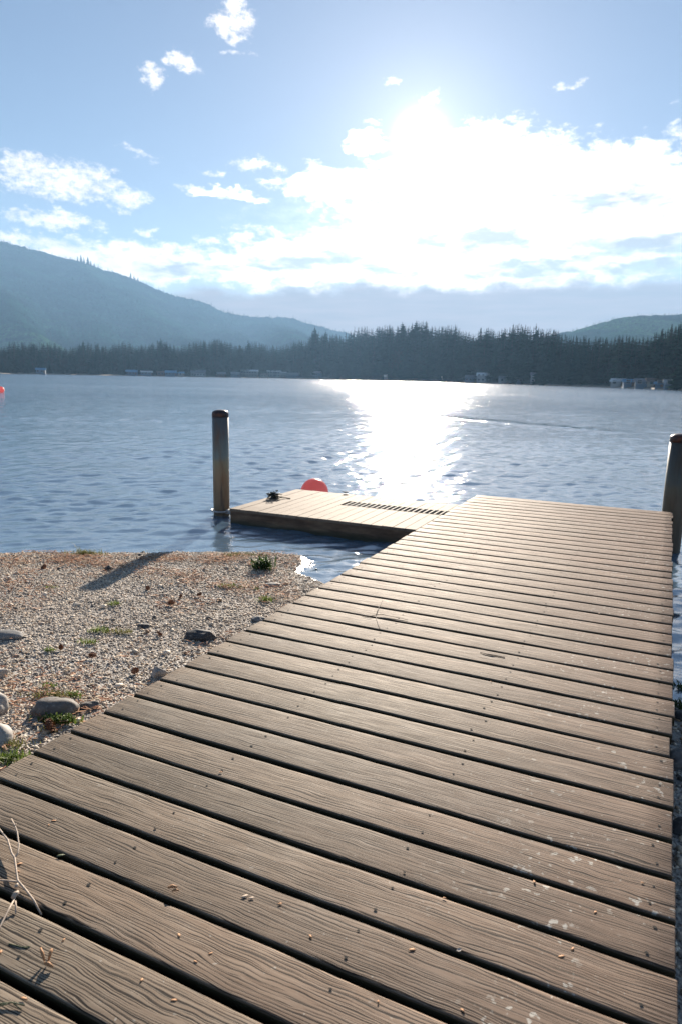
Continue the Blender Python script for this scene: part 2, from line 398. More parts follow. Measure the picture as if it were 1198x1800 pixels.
tag(link('gravel', npmesh('gravel', np.concatenate(VV), np.concatenate(FF), [M_pebble], True)), 'small grey and tan beach pebbles covering the shore', 'gravel', kind='stuff')

# needle litter
def m_litter(t, b):
    r = t.node('ShaderNodeNewGeometry').outputs['Random Per Island']
    setb(t, b, color=t.ramp(r, [(0, (.2, .07, .03)), (.5, (.36, .15, .07)), (.8, (.5, .27, .14)), (1, (.5, .4, .26))]), rough=.8)
M_litter = mat('dry needles', m_litter)
def litter(n, seed):
    g = np.random.default_rng(seed); x = g.uniform(-3.6, .4, n); y = g.uniform(1.6, 6.1, n); z = ground_z(x, y)
    a, w = deckY(x, y)
    band = np.exp(-((y-5.62-.05*x)/.16)**2)*np.where(x < -.7, 1, .2)+.55*np.exp(-((y-4.9+.45*(x+1.2))/.18)**2)*(x > -2.4)+.4*np.exp(-((x+1.4)**2+(y-2.7)**2)/.25)
    p = np.clip(fbm(x*1.9, y*1.9, 3, 21)*1.6-.15, 0, 1)*.3+band*np.clip(.5+fbm(x*4, y*4, 2, 3), 0, 1)+.02
    ok = (g.random(n) < (p-.03)*.55) & (z > .02) & ((a < -1.7)); x, y, z = x[ok], y[ok], z[ok]; n = len(x)
    th = g.uniform(0, 3.14, n); L = g.uniform(.006, .022, n); w = g.uniform(.001, .003, n); tl = g.normal(0, .25, n)
    d = np.stack([np.cos(th)*np.cos(tl), np.sin(th)*np.cos(tl), np.sin(tl)], -1); s = np.stack([-np.sin(th), np.cos(th), 0*th], -1)
    c = np.stack([x, y, z+.014+g.uniform(0, .008, n)], -1); up = np.array([0, 0, 1.])
    q = [c-d*L[:, None]-s*w[:, None], c+d*L[:, None]-s*w[:, None], c+d*L[:, None]+s*w[:, None], c-d*L[:, None]+s*w[:, None], c+up*w[:, None]*1.4]
    V = np.stack(q, 1).reshape(-1, 3); Fb = np.array([(0, 1, 4), (1, 2, 4), (2, 3, 4), (3, 0, 4)])
    return V, (Fb[None]+(np.arange(n)*5)[:, None, None]).reshape(-1, 3)
V_, F_ = litter(200000, 5)
tag(link('needle_litter', npmesh('needle_litter', V_, F_, [M_litter])), 'rust brown dry conifer needles strewn over the beach gravel', 'litter', kind='stuff')

# ------------------------------------------------------------------ boardwalk
DM = Matrix(((.9045649, .42632946, -.00235137), (-.42633404, .9045636, -.00199647), (.00127581, .00280841, .99999524)))
HD = 1.2
dorg = DM @ Vector((0, 0, -HD)) + Vector((0, 0, H))
DW = Matrix.Translation(dorg) @ DM.to_4x4()
XL, XR, Y0, PP = -1.4417*HD, .106*HD, 5.4696*HD, .127*HD
def deck_pt(px, py, up=0.):               # photo spot on the deck, in deck coordinates
    d = Vector(ray(px, py)); n = DM @ Vector((0, 0, 1)); o = Vector((0, 0, H))
    tt = (dorg-o).dot(n)/d.dot(n); p = DW.inverted() @ (o+d*tt); p.z += up; return p
def m_wood(t, b, far=False):
    tc = t.node('ShaderNodeTexCoord').outputs['Object']
    rnd = t.node('ShaderNodeObjectInfo').outputs['Random']
    P = t.node('ShaderNodeNewGeometry').outputs['Position']
    o = t.v('ADD', tc, t.xyz(t.m('MULTIPLY', rnd, 37.), t.m('MULTIPLY', rnd, 91.), 0))
    # slow waviness of the grain
    wv1 = t.noise(t.scalev(o, (2.2, 5, 1)), 1., 3, .55)
    wv2 = t.noise(t.scalev(o, (9, 14, 1)), 1., 2, .5)
    x, y, z = t.sep(o)
    yw = t.m('ADD', y, t.m('ADD', t.m('MULTIPLY', t.m('SUBTRACT', wv1, .5), .034), t.m('MULTIPLY', t.m('SUBTRACT', wv2, .5), .012)))
    gp = t.xyz(x, yw, z)
    fine = t.noise(t.scalev(gp, (7, 165, 1)), 1., 4, .65)
    mid = t.noise(t.scalev(gp, (2.5, 70, 1)), 1., 3, .5)
    # long drying cracks, each line broken up on its own
    def cracks(freq, wob, width, brk, seed):
        ph = t.m('ADD', t.m('MULTIPLY', yw, freq), t.m('ADD', t.m('MULTIPLY', t.noise(t.scalev(o, (1.6, 16, 1)), 1., 2, .5), wob), seed))
        ln = t.m('FLOOR', t.m('ADD', ph, .5))
        d_ = t.m('ABSOLUTE', t.m('SUBTRACT', ph, ln))
        m_ = t.noise(t.xyz(t.m('MULTIPLY', x, 4.2), t.m('MULTIPLY', ln, 7.37), seed), 1., 2, .6)
        on = t.mr(m_, brk, brk+.14)
        w_ = t.m('MULTIPLY', on, width)
        return t.m('MULTIPLY', t.m('SUBTRACT', 1., t.mr(d_, t.m('MULTIPLY', w_, .5), t.m('ADD', w_, .02))), t.mr(on, 0, .25))
    cr = t.m('MAXIMUM', cracks(112., 4.2, .2, .40, 2.3), t.m('MULTIPLY', cracks(205., 6., .24, .42, 8.1), .8))
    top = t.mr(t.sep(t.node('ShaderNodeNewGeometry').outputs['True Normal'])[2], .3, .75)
    cr = t.m('MULTIPLY', cr, top)
    base = t.ramp(fine, [(.34, (.175, .138, .1)), (.5, (.39, .325, .25)), (.64, (.55, .475, .38))])
    base = t.mix(t.mr(mid, .3, .7, 0, .5), base, (.23, .18, .13))
    hair = t.noise(t.scalev(gp, (5, 420, 1)), 1., 3, .7)
    base = t.mix(1., base, t.ramp(hair, [(.3, (.5, .48, .45)), (.5, (1, 1, 1)), (.7, (1.35, 1.35, 1.35))]), 'MULTIPLY')
    kn = t.vor(t.v('ADD', t.scalev(gp, (1.1, 3.2, 1)), (4.3, 1.7, 0)), 1.)
    base = t.mix(t.mr(kn, .035, .11, .75, 0), base, (.09, .055, .035))
    dk = t.noise(t.scalev(o, (1.3, 9, 1)), 1., 3, .6)
    base = t.mix(t.mr(dk, .52, .72, 0, .5), base, (.13, .105, .085))
    tone = t.noise(P, .9, 3)
    base = t.mix(t.mr(tone, .38, .6, 0, .65), base, t.mix(.7, base, (.3, .185, .125)))
    base = t.mix(t.mr(rnd, 0, 1, 0, .85), base, t.mix(.7, base, (.17, .14, .11)))
    st = t.noise(P, 5.5, 4, .6)
    base = t.mix(t.mr(st, .52, .75, 0, .4), base, (.37, .335, .29))
    base = t.mix(1., base, t.ramp(t.m('FRACT', t.m('MULTIPLY', rnd, 7.31)), [(0, (.78, .74, .7)), (.35, (1.02, 1., .96)), (.6, (.95, .86, .8)), (.8, (1.16, 1.13, 1.06)), (1, (.86, .84, .83))]), 'MULTIPLY')
    # greyer towards the beach end, redder over the water
    yy = t.sep(P)[1]
    base = t.mix(t.mr(yy, .8, 4.2, .38, 0), base, t.mix(.75, base, (.2, .185, .14)))
    base = t.mix(t.mr(yy, 2.2, 6., 0, .5), base, t.mix(.7, base, (.29, .185, .145)))
    base = t.mix(t.mr(t.sep(tc)[0], -1., -.1, 0, .5), base, t.mix(.7, base, (.25, .15, .11)))
    # pale lichen and droppings, mainly along the lake side edge
    tx = t.sep(tc)[0]
    edge = t.mr(tx, -.55, -.1, 0, 1, True)
    sp = t.noise(t.v('ADD', P, (3, 1, 0)), 46, 2, .5); big = t.noise(P, 4.5, 2)
    lm = t.m('MULTIPLY', t.mr(sp, .63, .67), t.m('MULTIPLY', edge, t.mr(big, .45, .55)))
    sp2 = t.noise(P, 85, 1, .5); lm = t.m('MAXIMUM', lm, t.m('MULTIPLY', t.mr(sp2, .745, .765), .6))
    base = t.mix(t.m('MULTIPLY', lm, .85), base, (.6, .57, .5))
    base = t.mix(t.m('MULTIPLY', cr, .95), base, (.012, .009, .007))
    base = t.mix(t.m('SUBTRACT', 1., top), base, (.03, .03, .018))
    hgt = t.m('SUBTRACT', t.m('ADD', t.m('MULTIPLY', fine, .25), t.m('MULTIPLY', mid, .25)), t.m('MULTIPLY', cr, 1.6))
    setb(t, b, color=base, rough=t.mr(fine, .3, .7, .78, .64), spec=.17, normal=t.bump(hgt, .22, .0022))
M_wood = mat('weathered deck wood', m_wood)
M_hole = mat('nail holes', lambda t, b: setb(t, b, color=(.01, .009, .008), rough=.9))
def m_beam(t, b):
    P = t.node('ShaderNodeNewGeometry').outputs['Position']
    n = t.noise(t.scalev(P, (6, 6, 40)), 1., 4)
    setb(t, b, color=t.ramp(n, [(.3, (.03, .035, .025)), (.7, (.09, .08, .055))]), rough=.8)
M_beam = mat('dark treated timber', m_beam)
def plank(Yc, width, k):
    mb = MB(); g = random.Random(k*13+5)
    e0, e1 = XL+g.gauss(0, .004), XR+g.gauss(0, .0035); hw = width/2; th = .038
    nx = 24; r = .0045
    rings = []
    bow = g.gauss(0, .0012); ph = g.uniform(0, 6); sk = g.gauss(0, .0012)
    xs = [e0, e0+.003]+[e0+(e1-e0)*i/nx for i in range(1, nx)]+[e1-.003, e1]
    for i, x in enumerate(xs):
        s = (x-e0)/(e1-e0)*2-1
        dy = bow*(1-s*s)+.0007*math.sin(s*5+ph)+sk*s; dz = .0008*math.sin(s*4+ph)
        jy = [g.gauss(0, .0006) for _ in range(2)]
        cr_ = .0012
        prof = [(-hw, -th), (-hw+jy[0], -r), (-hw+r*.35+jy[0], -r*.3), (-hw+r*1.2, -.0003), (-hw+r*2., 0), (-hw*.5, cr_*.7), (0, cr_), (hw*.5, cr_*.7), (hw-r*2., 0), (hw-r*1.2, -.0003), (hw-r*.35+jy[1], -r*.3), (hw+jy[1], -r), (hw, -th)]
        ex = .002 if i in (0, len(xs)-1) else 0
        rings.append([(x, y_+dy, z_+dz-ex*(1 if z_ > -.01 else 0)) for y_, z_ in prof])
    mb.rings(rings, 0)
    # screw holes over each joist
    for jx in JX:
        for yy in (-.036, .036):
            px, py = jx+g.gauss(0, .008), yy+g.gauss(0, .006)
            if abs(yy) and g.random() < .12: continue
            rr = .0036*g.uniform(.8, 1.25); s = (px-e0)/(e1-e0)*2-1
            zt = .0022+.0008*math.sin(s*4+ph)
            vs = [mb.b.verts.new((px+rr*1.2*math.cos(a), py+bow*(1-s*s)+rr*math.sin(a), zt)) for a in np.linspace(0, 2*math.pi, 9)[:-1]]
            f = mb.b.faces.new(vs); f.material_index = 1
            if f.normal.z < 0: f.normal_flip()
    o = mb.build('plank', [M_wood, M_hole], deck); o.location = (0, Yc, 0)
    for p in o.data.polygons:
        if p.material_index == 1: p.use_smooth = False
    return o
JX = (XR-.045, XR-.56, XR-.66, (XL+XR)/2-.12, XL+.5, XL+.06)
JX = (XR-.05, XR-.62, XL+.6, XL+.05)
deck = bpy.data.objects.new('boardwalk', None); COL.objects.link(deck); deck.matrix_world = DW
tag(deck, 'long weathered grey brown wooden boardwalk of crosswise planks running over the beach to the lake', 'boardwalk')
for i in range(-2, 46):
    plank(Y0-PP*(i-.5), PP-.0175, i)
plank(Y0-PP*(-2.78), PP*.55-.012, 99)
for jx in (XR-.06, XR-.63, XL+.61, XL+.06):
    mb = MB(); mb.box((jx-.03, Y0-PP*45, -.21), (jx+.03, Y0+PP*2.95, -.0395), .003); mb.build('joist', M_beam, deck)

# ------------------------------------------------------------------ piles
def m_pile(t, b):
    P = t.node('ShaderNodeTexCoord').outputs['Object']
    x, y, z = t.sep(P)
    n = t.noise(t.scalev(P, (14, 14, 2.2)), 1., 5, .6); n2 = t.noise(P, 5, 4, .6)
    n3 = t.noise(t.scalev(P, (30, 30, 3)), 1., 3, .6)
    c = t.ramp(t.m('ADD', z, t.m('MULTIPLY', t.m('SUBTRACT', n2, .5), .35)), [(.0, (.1, .085, .05)), (.12, (.22, .15, .085)), (.45, (.31, .21, .12)), (.62, (.29, .25, .15)), (.72, (.2, .23, .2)), (1., (.13, .145, .145))])
    c = t.mix(t.mr(n, .5, .72, 0, .7), c, (.2, .1, .045))
    c = t.mix(t.mr(n3, .55, .7, 0, .5), c, (.05, .05, .05))
    setb(t, b, color=c, rough=t.mr(n, .3, .7, .4, .7), metal=0., normal=t.bump(n3, .2, .003))
M_pile = mat('stained steel pile', m_pile)
def m_cap(t, b):
    P = t.node('ShaderNodeTexCoord').outputs['Object']; n = t.noise(P, 22, 4)
    setb(t, b, color=t.ramp(n, [(.35, (.03, .03, .035)), (.65, (.1, .04, .025))]), rough=.35, metal=.3)
def m_pile2(t, b):
    m_pile(t, b); l = b.inputs['Base Color'].links[0].from_socket; setb(t, b, color=t.mix(.72, l, (.045, .045, .035)))
M_pile2 = mat('dark weathered pile', m_pile2)
M_cap = mat('dark pile cap', m_cap)
M_galv = mat('galvanised steel', lambda t, b: setb(t, b, color=t.ramp(t.noise(t.node('ShaderNodeTexCoord').outputs['Object'], 30, 3), [(.3, (.3, .3, .3)), (.7, (.55, .55, .54))]), rough=.4, metal=.6))
def pile(x, y, r, pytop, label, lean=(0, 0), m=None):
    top = z_at(x, y, pytop)
    e = empty('mooring_pile', (x, y, 0)); tag(e, label, 'post')
    e.rotation_euler = (lean[0], lean[1], 0)
    MB().lathe([(r, -2), (r, -.3), (r, .1), (r, .5), (r, top-.085)], 40).build('shaft', m or M_pile, e)
    R_ = r*1.025
    MB().lathe([(R_*.97, top-.083), (R_, top-.08), (R_, top-.045), (R_*.97, top-.032), (R_*.84, top-.016), (R_*.6, top-.005), (R_*.3, top-.0006), (.001, top)], 40).build('cap', M_cap, e)
    return e
pc = at(390, 905, 0)
pile(pc.x, pc.y, .093, 720, 'rusty steel mooring pile with dark domed cap at the left corner of the floating dock')
pile(3.205, 6.47, .1, 762, 'dark steel mooring pile with domed cap beside the far right corner of the boardwalk', m=M_pile2)

# ------------------------------------------------------------------ floating dock
def m_float(t, b):
    tc = t.node('ShaderNodeTexCoord').outputs['Object']
    x, y, z = t.sep(tc)
    fine = t.noise(t.scalev(tc, (160, 6, 1)), 1., 3, .6); blot = t.noise(tc, 2.3, 4, .6)
    c = t.ramp(fine, [(.3, (.15, .11, .08)), (.7, (.27, .215, .16))])
    c = t.mix(t.mr(blot, .45, .7, 0, .5), c, (.36, .29, .22))
    setb(t, b, color=c, rough=.75, spec=.2, normal=t.bump(fine, .4, .002))
M_float = mat('pale dock boards', m_float)
def m_fascia(t, b):
    P = t.node('ShaderNodeTexCoord').outputs['Object']; n = t.noise(t.scalev(P, (3, 3, 14)), 1., 5, .6)
    z = t.sep(P)[2]
    c = t.ramp(n, [(.3, (.06, .035, .02)), (.5, (.16, .1, .06)), (.7, (.26, .18, .11))])
    c = t.mix(t.mr(t.m('ADD', z, t.m('MULTIPLY', n, .05)), .03, .09, .85, 0), c, (.025, .035, .018))
    setb(t, b, color=c, rough=.7)
M_fascia = mat('stained dock side', m_fascia)
FLz = .165
A = at(404.5, 893.5, FLz); Bk = at(529.5, 861, FLz); Fr = at(716, 928, FLz)
ax = Vector((.9046, -.4263, 0)).lerp((Fr-A).normalized(), .5).normalized(); ay = Vector((-ax.y, ax.x, 0))
dep = (Bk-A).dot(ay)
fd = empty('floating_dock', (A.x, A.y, 0), math.atan2(ax.y, ax.x))
tag(fd, 'low pale wooden floating dock between the left pile and the end of the boardwalk', 'dock')
FLEN = 3.35
fi = fd.rotation_euler.to_matrix().to_4x4(); fi.translation = fd.location; FI = fi.inverted()
g1 = FI @ at(603, 888, FLz); g2 = FI @ at(627, 880.3, FLz); g3 = FI @ at(790, 899, FLz)
gx0 = min(g1.x, g2.x); gx1 = g3.x+.06; gy0, gy1 = g1.y, g1.y+.26
print('grate', gx0, gx1, gy0, gy1, 'dep', dep)
nb = int(FLEN/.118); bw = FLEN/nb
for i in range(nb):
    x0, x1 = i*bw+.002, (i+1)*bw-.002; g = random.Random(i)
    if x1 > gx0 and x0 < gx1:
        segs = [(0.0, gy0-.002), (gy1+.002, dep)]
    else: segs = [(0., dep)]
    mb = MB()
    for s0, s1 in segs: mb.box((x0, s0-(.012 if s0 == 0 else 0), FLz-.03), (x1, s1+(.012 if s1 == dep else 0), FLz+g.uniform(-.001, .0015)), .0025)
    mb.build('deck_board', M_float, fd)
mb = MB(); mb.box((-.0, .004, -.12), (FLEN, .04, FLz-.032), .004); mb.box((0, dep-.04, -.12), (FLEN, dep-.004, FLz-.032), .004)
mb.box((.004, .042, -.12), (.04, dep-.042, FLz-.032), .004); mb.box((FLEN-.04, .042, -.12), (FLEN-.004, dep-.042, FLz-.032), .004)
mb.build('side_frame', M_fascia, fd)
M_foam = mat('dark flotation block', lambda t, b: setb(t, b, color=(.02, .022, .02), rough=.8))
MB().box((.05, .05, -.3), (FLEN-.05, dep-.05, FLz-.075)).build('flotation_block', M_foam, fd)
# louvred grate
M_slat = mat('pale grate slats', lambda t, b: setb(t, b, color=t.ramp(t.noise(t.node('ShaderNodeTexCoord').outputs['Object'], 25, 3), [(.3, (.25, .22, .18)), (.7, (.36, .33, .28))]), rough=.8))
gr = MB(); ns = 20; sw = (gx1-gx0)/ns
for i in range(ns): gr.box((gx0+i*sw+.008, gy0+.012, FLz-.02), (gx0+i*sw+.008+sw*.32, gy1-.012, FLz+.003), .002)
gr.box((gx0, gy0, FLz-.022), (gx1, gy0+.01, FLz+.001), .002); gr.box((gx0, gy1-.01, FLz-.022), (gx1, gy1, FLz+.001), .002)
gr.build('grate', M_slat, fd)
# pile hoop on the dock corner
hp = FI @ Vector((pc.x, pc.y, 0))
mb = MB(); rr = .118
mb.tube([(hp.x+rr*math.cos(a), hp.y+rr*math.sin(a), .055) for a in np.linspace(.2, 2*math.pi+.19, 30)], .0115, 8)
mb.box((hp.x+.09, hp.y-.05, .03), (0.0, hp.y+.06, .08), .004) if hp.x < -.1 else None
mb.build('pile_hoop', M_galv, fd)
# mooring cleats with dark growth
M_moss = mat('dark moss', lambda t, b: setb(t, b, color=t.ramp(t.noise(t.node('ShaderNodeTexCoord').outputs['Object'], 60, 3), [(.35, (.012, .015, .01)), (.7, (.06, .075, .03))]), rough=.9))
M_iron = mat('dark iron', lambda t, b: setb(t, b, color=(.03, .03, .032), rough=.5, metal=.5))
def cleat(px, py, sc, label, moss):
    p = at(px, py, FLz+.003); e = empty('dock_cleat', p, fd.rotation_euler.z+.6); tag(e, label, 'cleat')
    mb = MB(); mb.box((-.05*sc, -.022*sc, 0), (.05*sc, .022*sc, .008*sc), .002)
    mb.box((-.025*sc, -.012*sc, .0085*sc), (-.008*sc, .012*sc, .035*sc), .002); mb.box((.008*sc, -.012*sc, .0085*sc), (.025*sc, .012*sc, .035*sc), .002)
    mb.tube([(-.075*sc, 0, .05*sc), (-.04*sc, 0, .044*sc), (0, 0, .043*sc), (.04*sc, 0, .044*sc), (.075*sc, 0, .05*sc)], [.006*sc, .01*sc, .011*sc, .01*sc, .006*sc])
    mb.build('horn', M_iron, e)
    if moss:
        b = bmesh.new(); g = random.Random(3)
        for _ in range(110):
            c = Vector((g.gauss(0, .03), g.gauss(0, .025), abs(g.gauss(.026, .025))))*sc; s = g.uniform(.008, .016)*sc
            n = [b.verts.new(c+Vector((g.gauss(0, s), g.gauss(0, s), g.gauss(0, s)))) for _ in range(3)]; b.faces.new(n)
        me = bpy.data.meshes.new('moss_clump'); b.to_mesh(me); b.free(); me.materials.append(M_moss); link('moss_clump', me, e)
        r = MB(); r.tube([(.03*sc, 0, .03*sc), (.08*sc, -.02*sc, .012), (.13*sc, -.01*sc, .006), (.17*sc, -.04*sc, .004)], .005*sc, 6); r.build('rope_end', M_moss, e)
cleat(481, 876, 1.15, 'dark weedy mooring cleat near the left edge of the floating dock', True)
cleat(607, 868.5, .62, 'small dark cleat on the back edge of the floating dock', False)

# buoys
def m_buoy(t, b):
    P = t.node('ShaderNodeTexCoord').outputs['Object']; n = t.noise(P, 5, 4)
    setb(t, b, color=t.mix(t.mr(n, .4, .7, 0, .35), (.92, .32, .3), (.95, .48, .44)), rough=.38, spec=.5)
    tr = t.node('ShaderNodeBsdfTranslucent'); tr.inputs[0].default_value = (1, .4, .37, 1); mx = t.node('ShaderNodeMixShader'); mx.inputs[0].default_value = .6
    t.l.new(b.outputs[0], mx.inputs[1]); t.l.new(tr.outputs[0], mx.inputs[2]); t.l.new(mx.outputs[0], t.n['Material Output'].inputs[0])
M_buoy = mat('red buoy plastic', m_buoy)
def buoy(x, y, r, sink, label):
    e = empty('mooring_buoy', (x, y, 0)); tag(e, label, 'buoy')
    zc = r*sink; n = 20
    MB().lathe([(max(.001, r*math.sin(a)), zc-r*math.cos(a)) for a in np.linspace(0, math.pi, n)], 32).build('ball', M_buoy, e)
    MB().lathe([(r*1.004*math.sin(a), zc-r*1.004*math.cos(a)) for a in np.linspace(math.acos(max(-1, min(1, sink)))-.0, math.acos(max(-1, min(1, sink)))+.09, 4)], 32, cap=(0, 0)).build('waterline_band', M_iron, e)
    MB().tube([(0, 0, zc-r), (0, .02, zc-r-.4)], .012, 6).build('mooring_line', M_iron, e)
bp = at(552, 868, 0)
buoy(bp.x, bp.y+.12, .195, .02, 'big round coral red buoy floating against the back edge of the dock')
b2 = at(2.5, 689.5, 0)
buoy(b2.x, b2.y, .24, .8, 'small bright red buoy alone far out on the lake by the left edge')

# ------------------------------------------------------------------ beach stones, cones, plants
def m_rock(base, dark, sc=18):
    def f(t, b):
        P = t.node('ShaderNodeTexCoord').outputs['Object']; n = t.noise(P, sc, 5, .6); v = t.noise(P, sc*5, 3)
        c = t.mix(t.mr(n, .3, .7), dark, base); c = t.mix(t.mr(v, .55, .75, 0, .35), c, (.5, .48, .44))
        setb(t, b, color=c, rough=.78, normal=t.bump(t.m('ADD', n, t.m('MULTIPLY', v, .4)), .5, .004))
    return f
M_r1 = mat('grey brown boulder', m_rock((.2, .18, .16), (.09, .08, .07)))
M_r2 = mat('dark basalt stone', m_rock((.07, .072, .075), (.03, .032, .035)))
M_r3 = mat('pale granite', m_rock((.46, .42, .37), (.28, .26, .24)))
M_r4 = mat('grey stone', m_rock((.24, .235, .23), (.13, .13, .13)))
def rock(px, py, sx, sy, sz, rz, m, label, seed=1, rough=.12, dz=.3, cut=0, name='stone', group=None):
    z = .2
    for _ in range(6):
        p = at(px, py, z); z = gz(p.x, p.y)
    b = bmesh.new(); bmesh.ops.create_icosphere(b, subdivisions=4, radius=1.)
    g = random.Random(seed); planes = [(Vector((g.gauss(0, 1), g.gauss(0, 1), g.gauss(0, .8))).normalized(), g.uniform(.62, .85)) for _ in range(cut)]
    for v_ in b.verts:
        n = v_.co.normalized(); d = 1+rough*mnoise.noise(n*1.4+Vector((seed*3.1, 0, 0)))*2+rough*.4*mnoise.noise(n*4.5+Vector((0, seed, 0)))
        c = n*d
        for pn, pd in planes:
            e = c.dot(pn)-pd
            if e > 0: c -= pn*e*.92
        v_.co = Vector((c.x*sx, c.y*sy, c.z*sz))
    for f in b.faces: f.smooth = True
    me = bpy.data.meshes.new(name); b.to_mesh(me); b.free(); me.materials.append(m)
    o = link(name, me, None, (p.x, p.y, z+sz*dz)); o.rotation_euler = (0, 0, rz)
    return tag(o, label, 'rock', group)
rock(97, 1253, .098, .06, .05, .12, M_r1, 'rounded grey brown boulder half in shade beside the left edge of the boardwalk', 3, .1)
rock(350, 1122, .098, .055, .035, -.15, M_r2, 'flat dark stone lying on the gravel near the boardwalk edge', 5, .14, .35, 3)
rock(12, 1119, .085, .05, .026, .0, M_r4, 'low smooth grey stone on the open gravel near the left border', 8, .06, .25)
rock(-14, 1192, .065, .055, .04, .4, M_r3, 'pale granite stone on the left border, farthest of the three pale ones', 9, .12, .3, 3)
rock(-14, 1250, .06, .06, .062, .8, M_r3, 'tall pale granite stone on the left border, middle of the three pale ones', 10, .12, .3, 4)
rock(-6, 1300, .07, .055, .042, -.5, M_r3, 'broad streaky pale granite stone nearest the boardwalk on the left border', 12, .13, .3, 3)
rock(279, 1189, .038, .03, .042, .5, M_r3, 'small pointed pale stone against the left edge of the boardwalk', 14, .2, .25, 5)
rock(158, 1244, .05, .025, .02, .2, M_r1, 'thin brown stone between the boulder and the boardwalk', 15, .15, .3, 2)
rock(191, 1001, .032, .025, .022, .2, M_r2, 'small dark stone in the shadow of the pile', 16, .15, .4, 2)
rock(253, 1102, .045, .03, .016, .2, M_r2, 'small dark slab left of the flat dark stone', 17, .2, .3, 3)
rock(478, 1030, .07, .04, .016, .1, M_r4, 'flat wet grey stone on the gravel near the water and boardwalk', 18, .2, .3, 3)
rock(455, 1092, .05, .035, .022, -.2, M_r4, 'rounded grey stone touching the boardwalk edge by the shore', 19, .12, .3, 2)
rock(1197, 1345, .06, .045, .05, .3, M_r4, 'grey stone in the shade just right of the boardwalk', 21, .12, .4, 2)
rock(1196, 1262, .05, .04, .03, .9, M_r2, 'dark wet stone at the waterline right of the boardwalk', 22, .12, .4, 2)
rock(1199, 1460, .05, .035, .03, .1, M_r2, 'dark stone in shadow low beside the right side of the boardwalk', 23, .12, .4, 2)
def m_cone(t, b):
    P = t.node('ShaderNodeTexCoord').outputs['Object']; setb(t, b, color=t.ramp(t.noise(P, 90, 2), [(.3, (.12, .055, .035)), (.7, (.36, .18, .1))]), rough=.8)
M_cone = mat('conifer cone', m_cone)
cb = bmesh.new()
for k in range(70):
    tt = k/70; a = k*2.399; r = .016*math.sin(math.pi*(.12+.82*tt))**.7; x = -.026+.052*tt
    c = Vector((x, r*.55*math.cos(a), r*.55*math.sin(a))); o_ = Vector((.35, math.cos(a), math.sin(a))).normalized(); s_ = Vector((0, -math.sin(a), math.cos(a)))
    vs = [cb.verts.new(c-s_*.0045), cb.verts.new(c+s_*.0045), cb.verts.new(c+o_*r*.75+s_*.003), cb.verts.new(c+o_*r*.75-s_*.003)]; cb.faces.new(vs)
mc = bmesh.new(); bmesh.ops.create_icosphere(mc, subdivisions=2, radius=1, matrix=Matrix.Diagonal((.026, .0105, .0105, 1)))
me_c = bpy.data.meshes.new('conifer_cone'); cb.to_mesh(me_c); mc.from_mesh(me_c); mc.to_mesh(me_c); mc.free(); cb.free(); me_c.materials.append(M_cone)
for k, (px, py, s, lab) in enumerate([
    (163, 1158, 1.0, 'brown conifer cone on the middle of the gravel'), (238, 1186, 1.05, 'brown conifer cone lying a hand away from the small pointed pale stone'),
    (302, 1064, 1.2, 'large brown conifer cone on the rust coloured needle patch'), (351, 1049, .9, 'small brown conifer cone near the green sprigs in mid beach'),
    (108, 1144, .8, 'small tan conifer cone on the gravel left of the middle'), (281, 1119, .8, 'small brown conifer cone just left of the flat dark stone'),
    (260, 1038, 1.0, 'brown conifer cone behind the needle patch'), (78, 1000, 1.3, 'long dark brown conifer cone near the waterline at left'), (318, 1053, .8, 'tiny brown conifer cone above the large one'),
    (88, 1285, 1.5, 'ragged orange brown conifer cone between the boulder and the pale stones')]):
    z = .2
    for _ in range(6):
        p = at(px, py, z); z = gz(p.x, p.y)
    o = link('conifer_cone', me_c, None, (p.x, p.y, z+.02)); o.scale = (s*.8,)*3; o.rotation_euler = (.2, .1*k, k*1.3); tag(o, lab, 'cone')

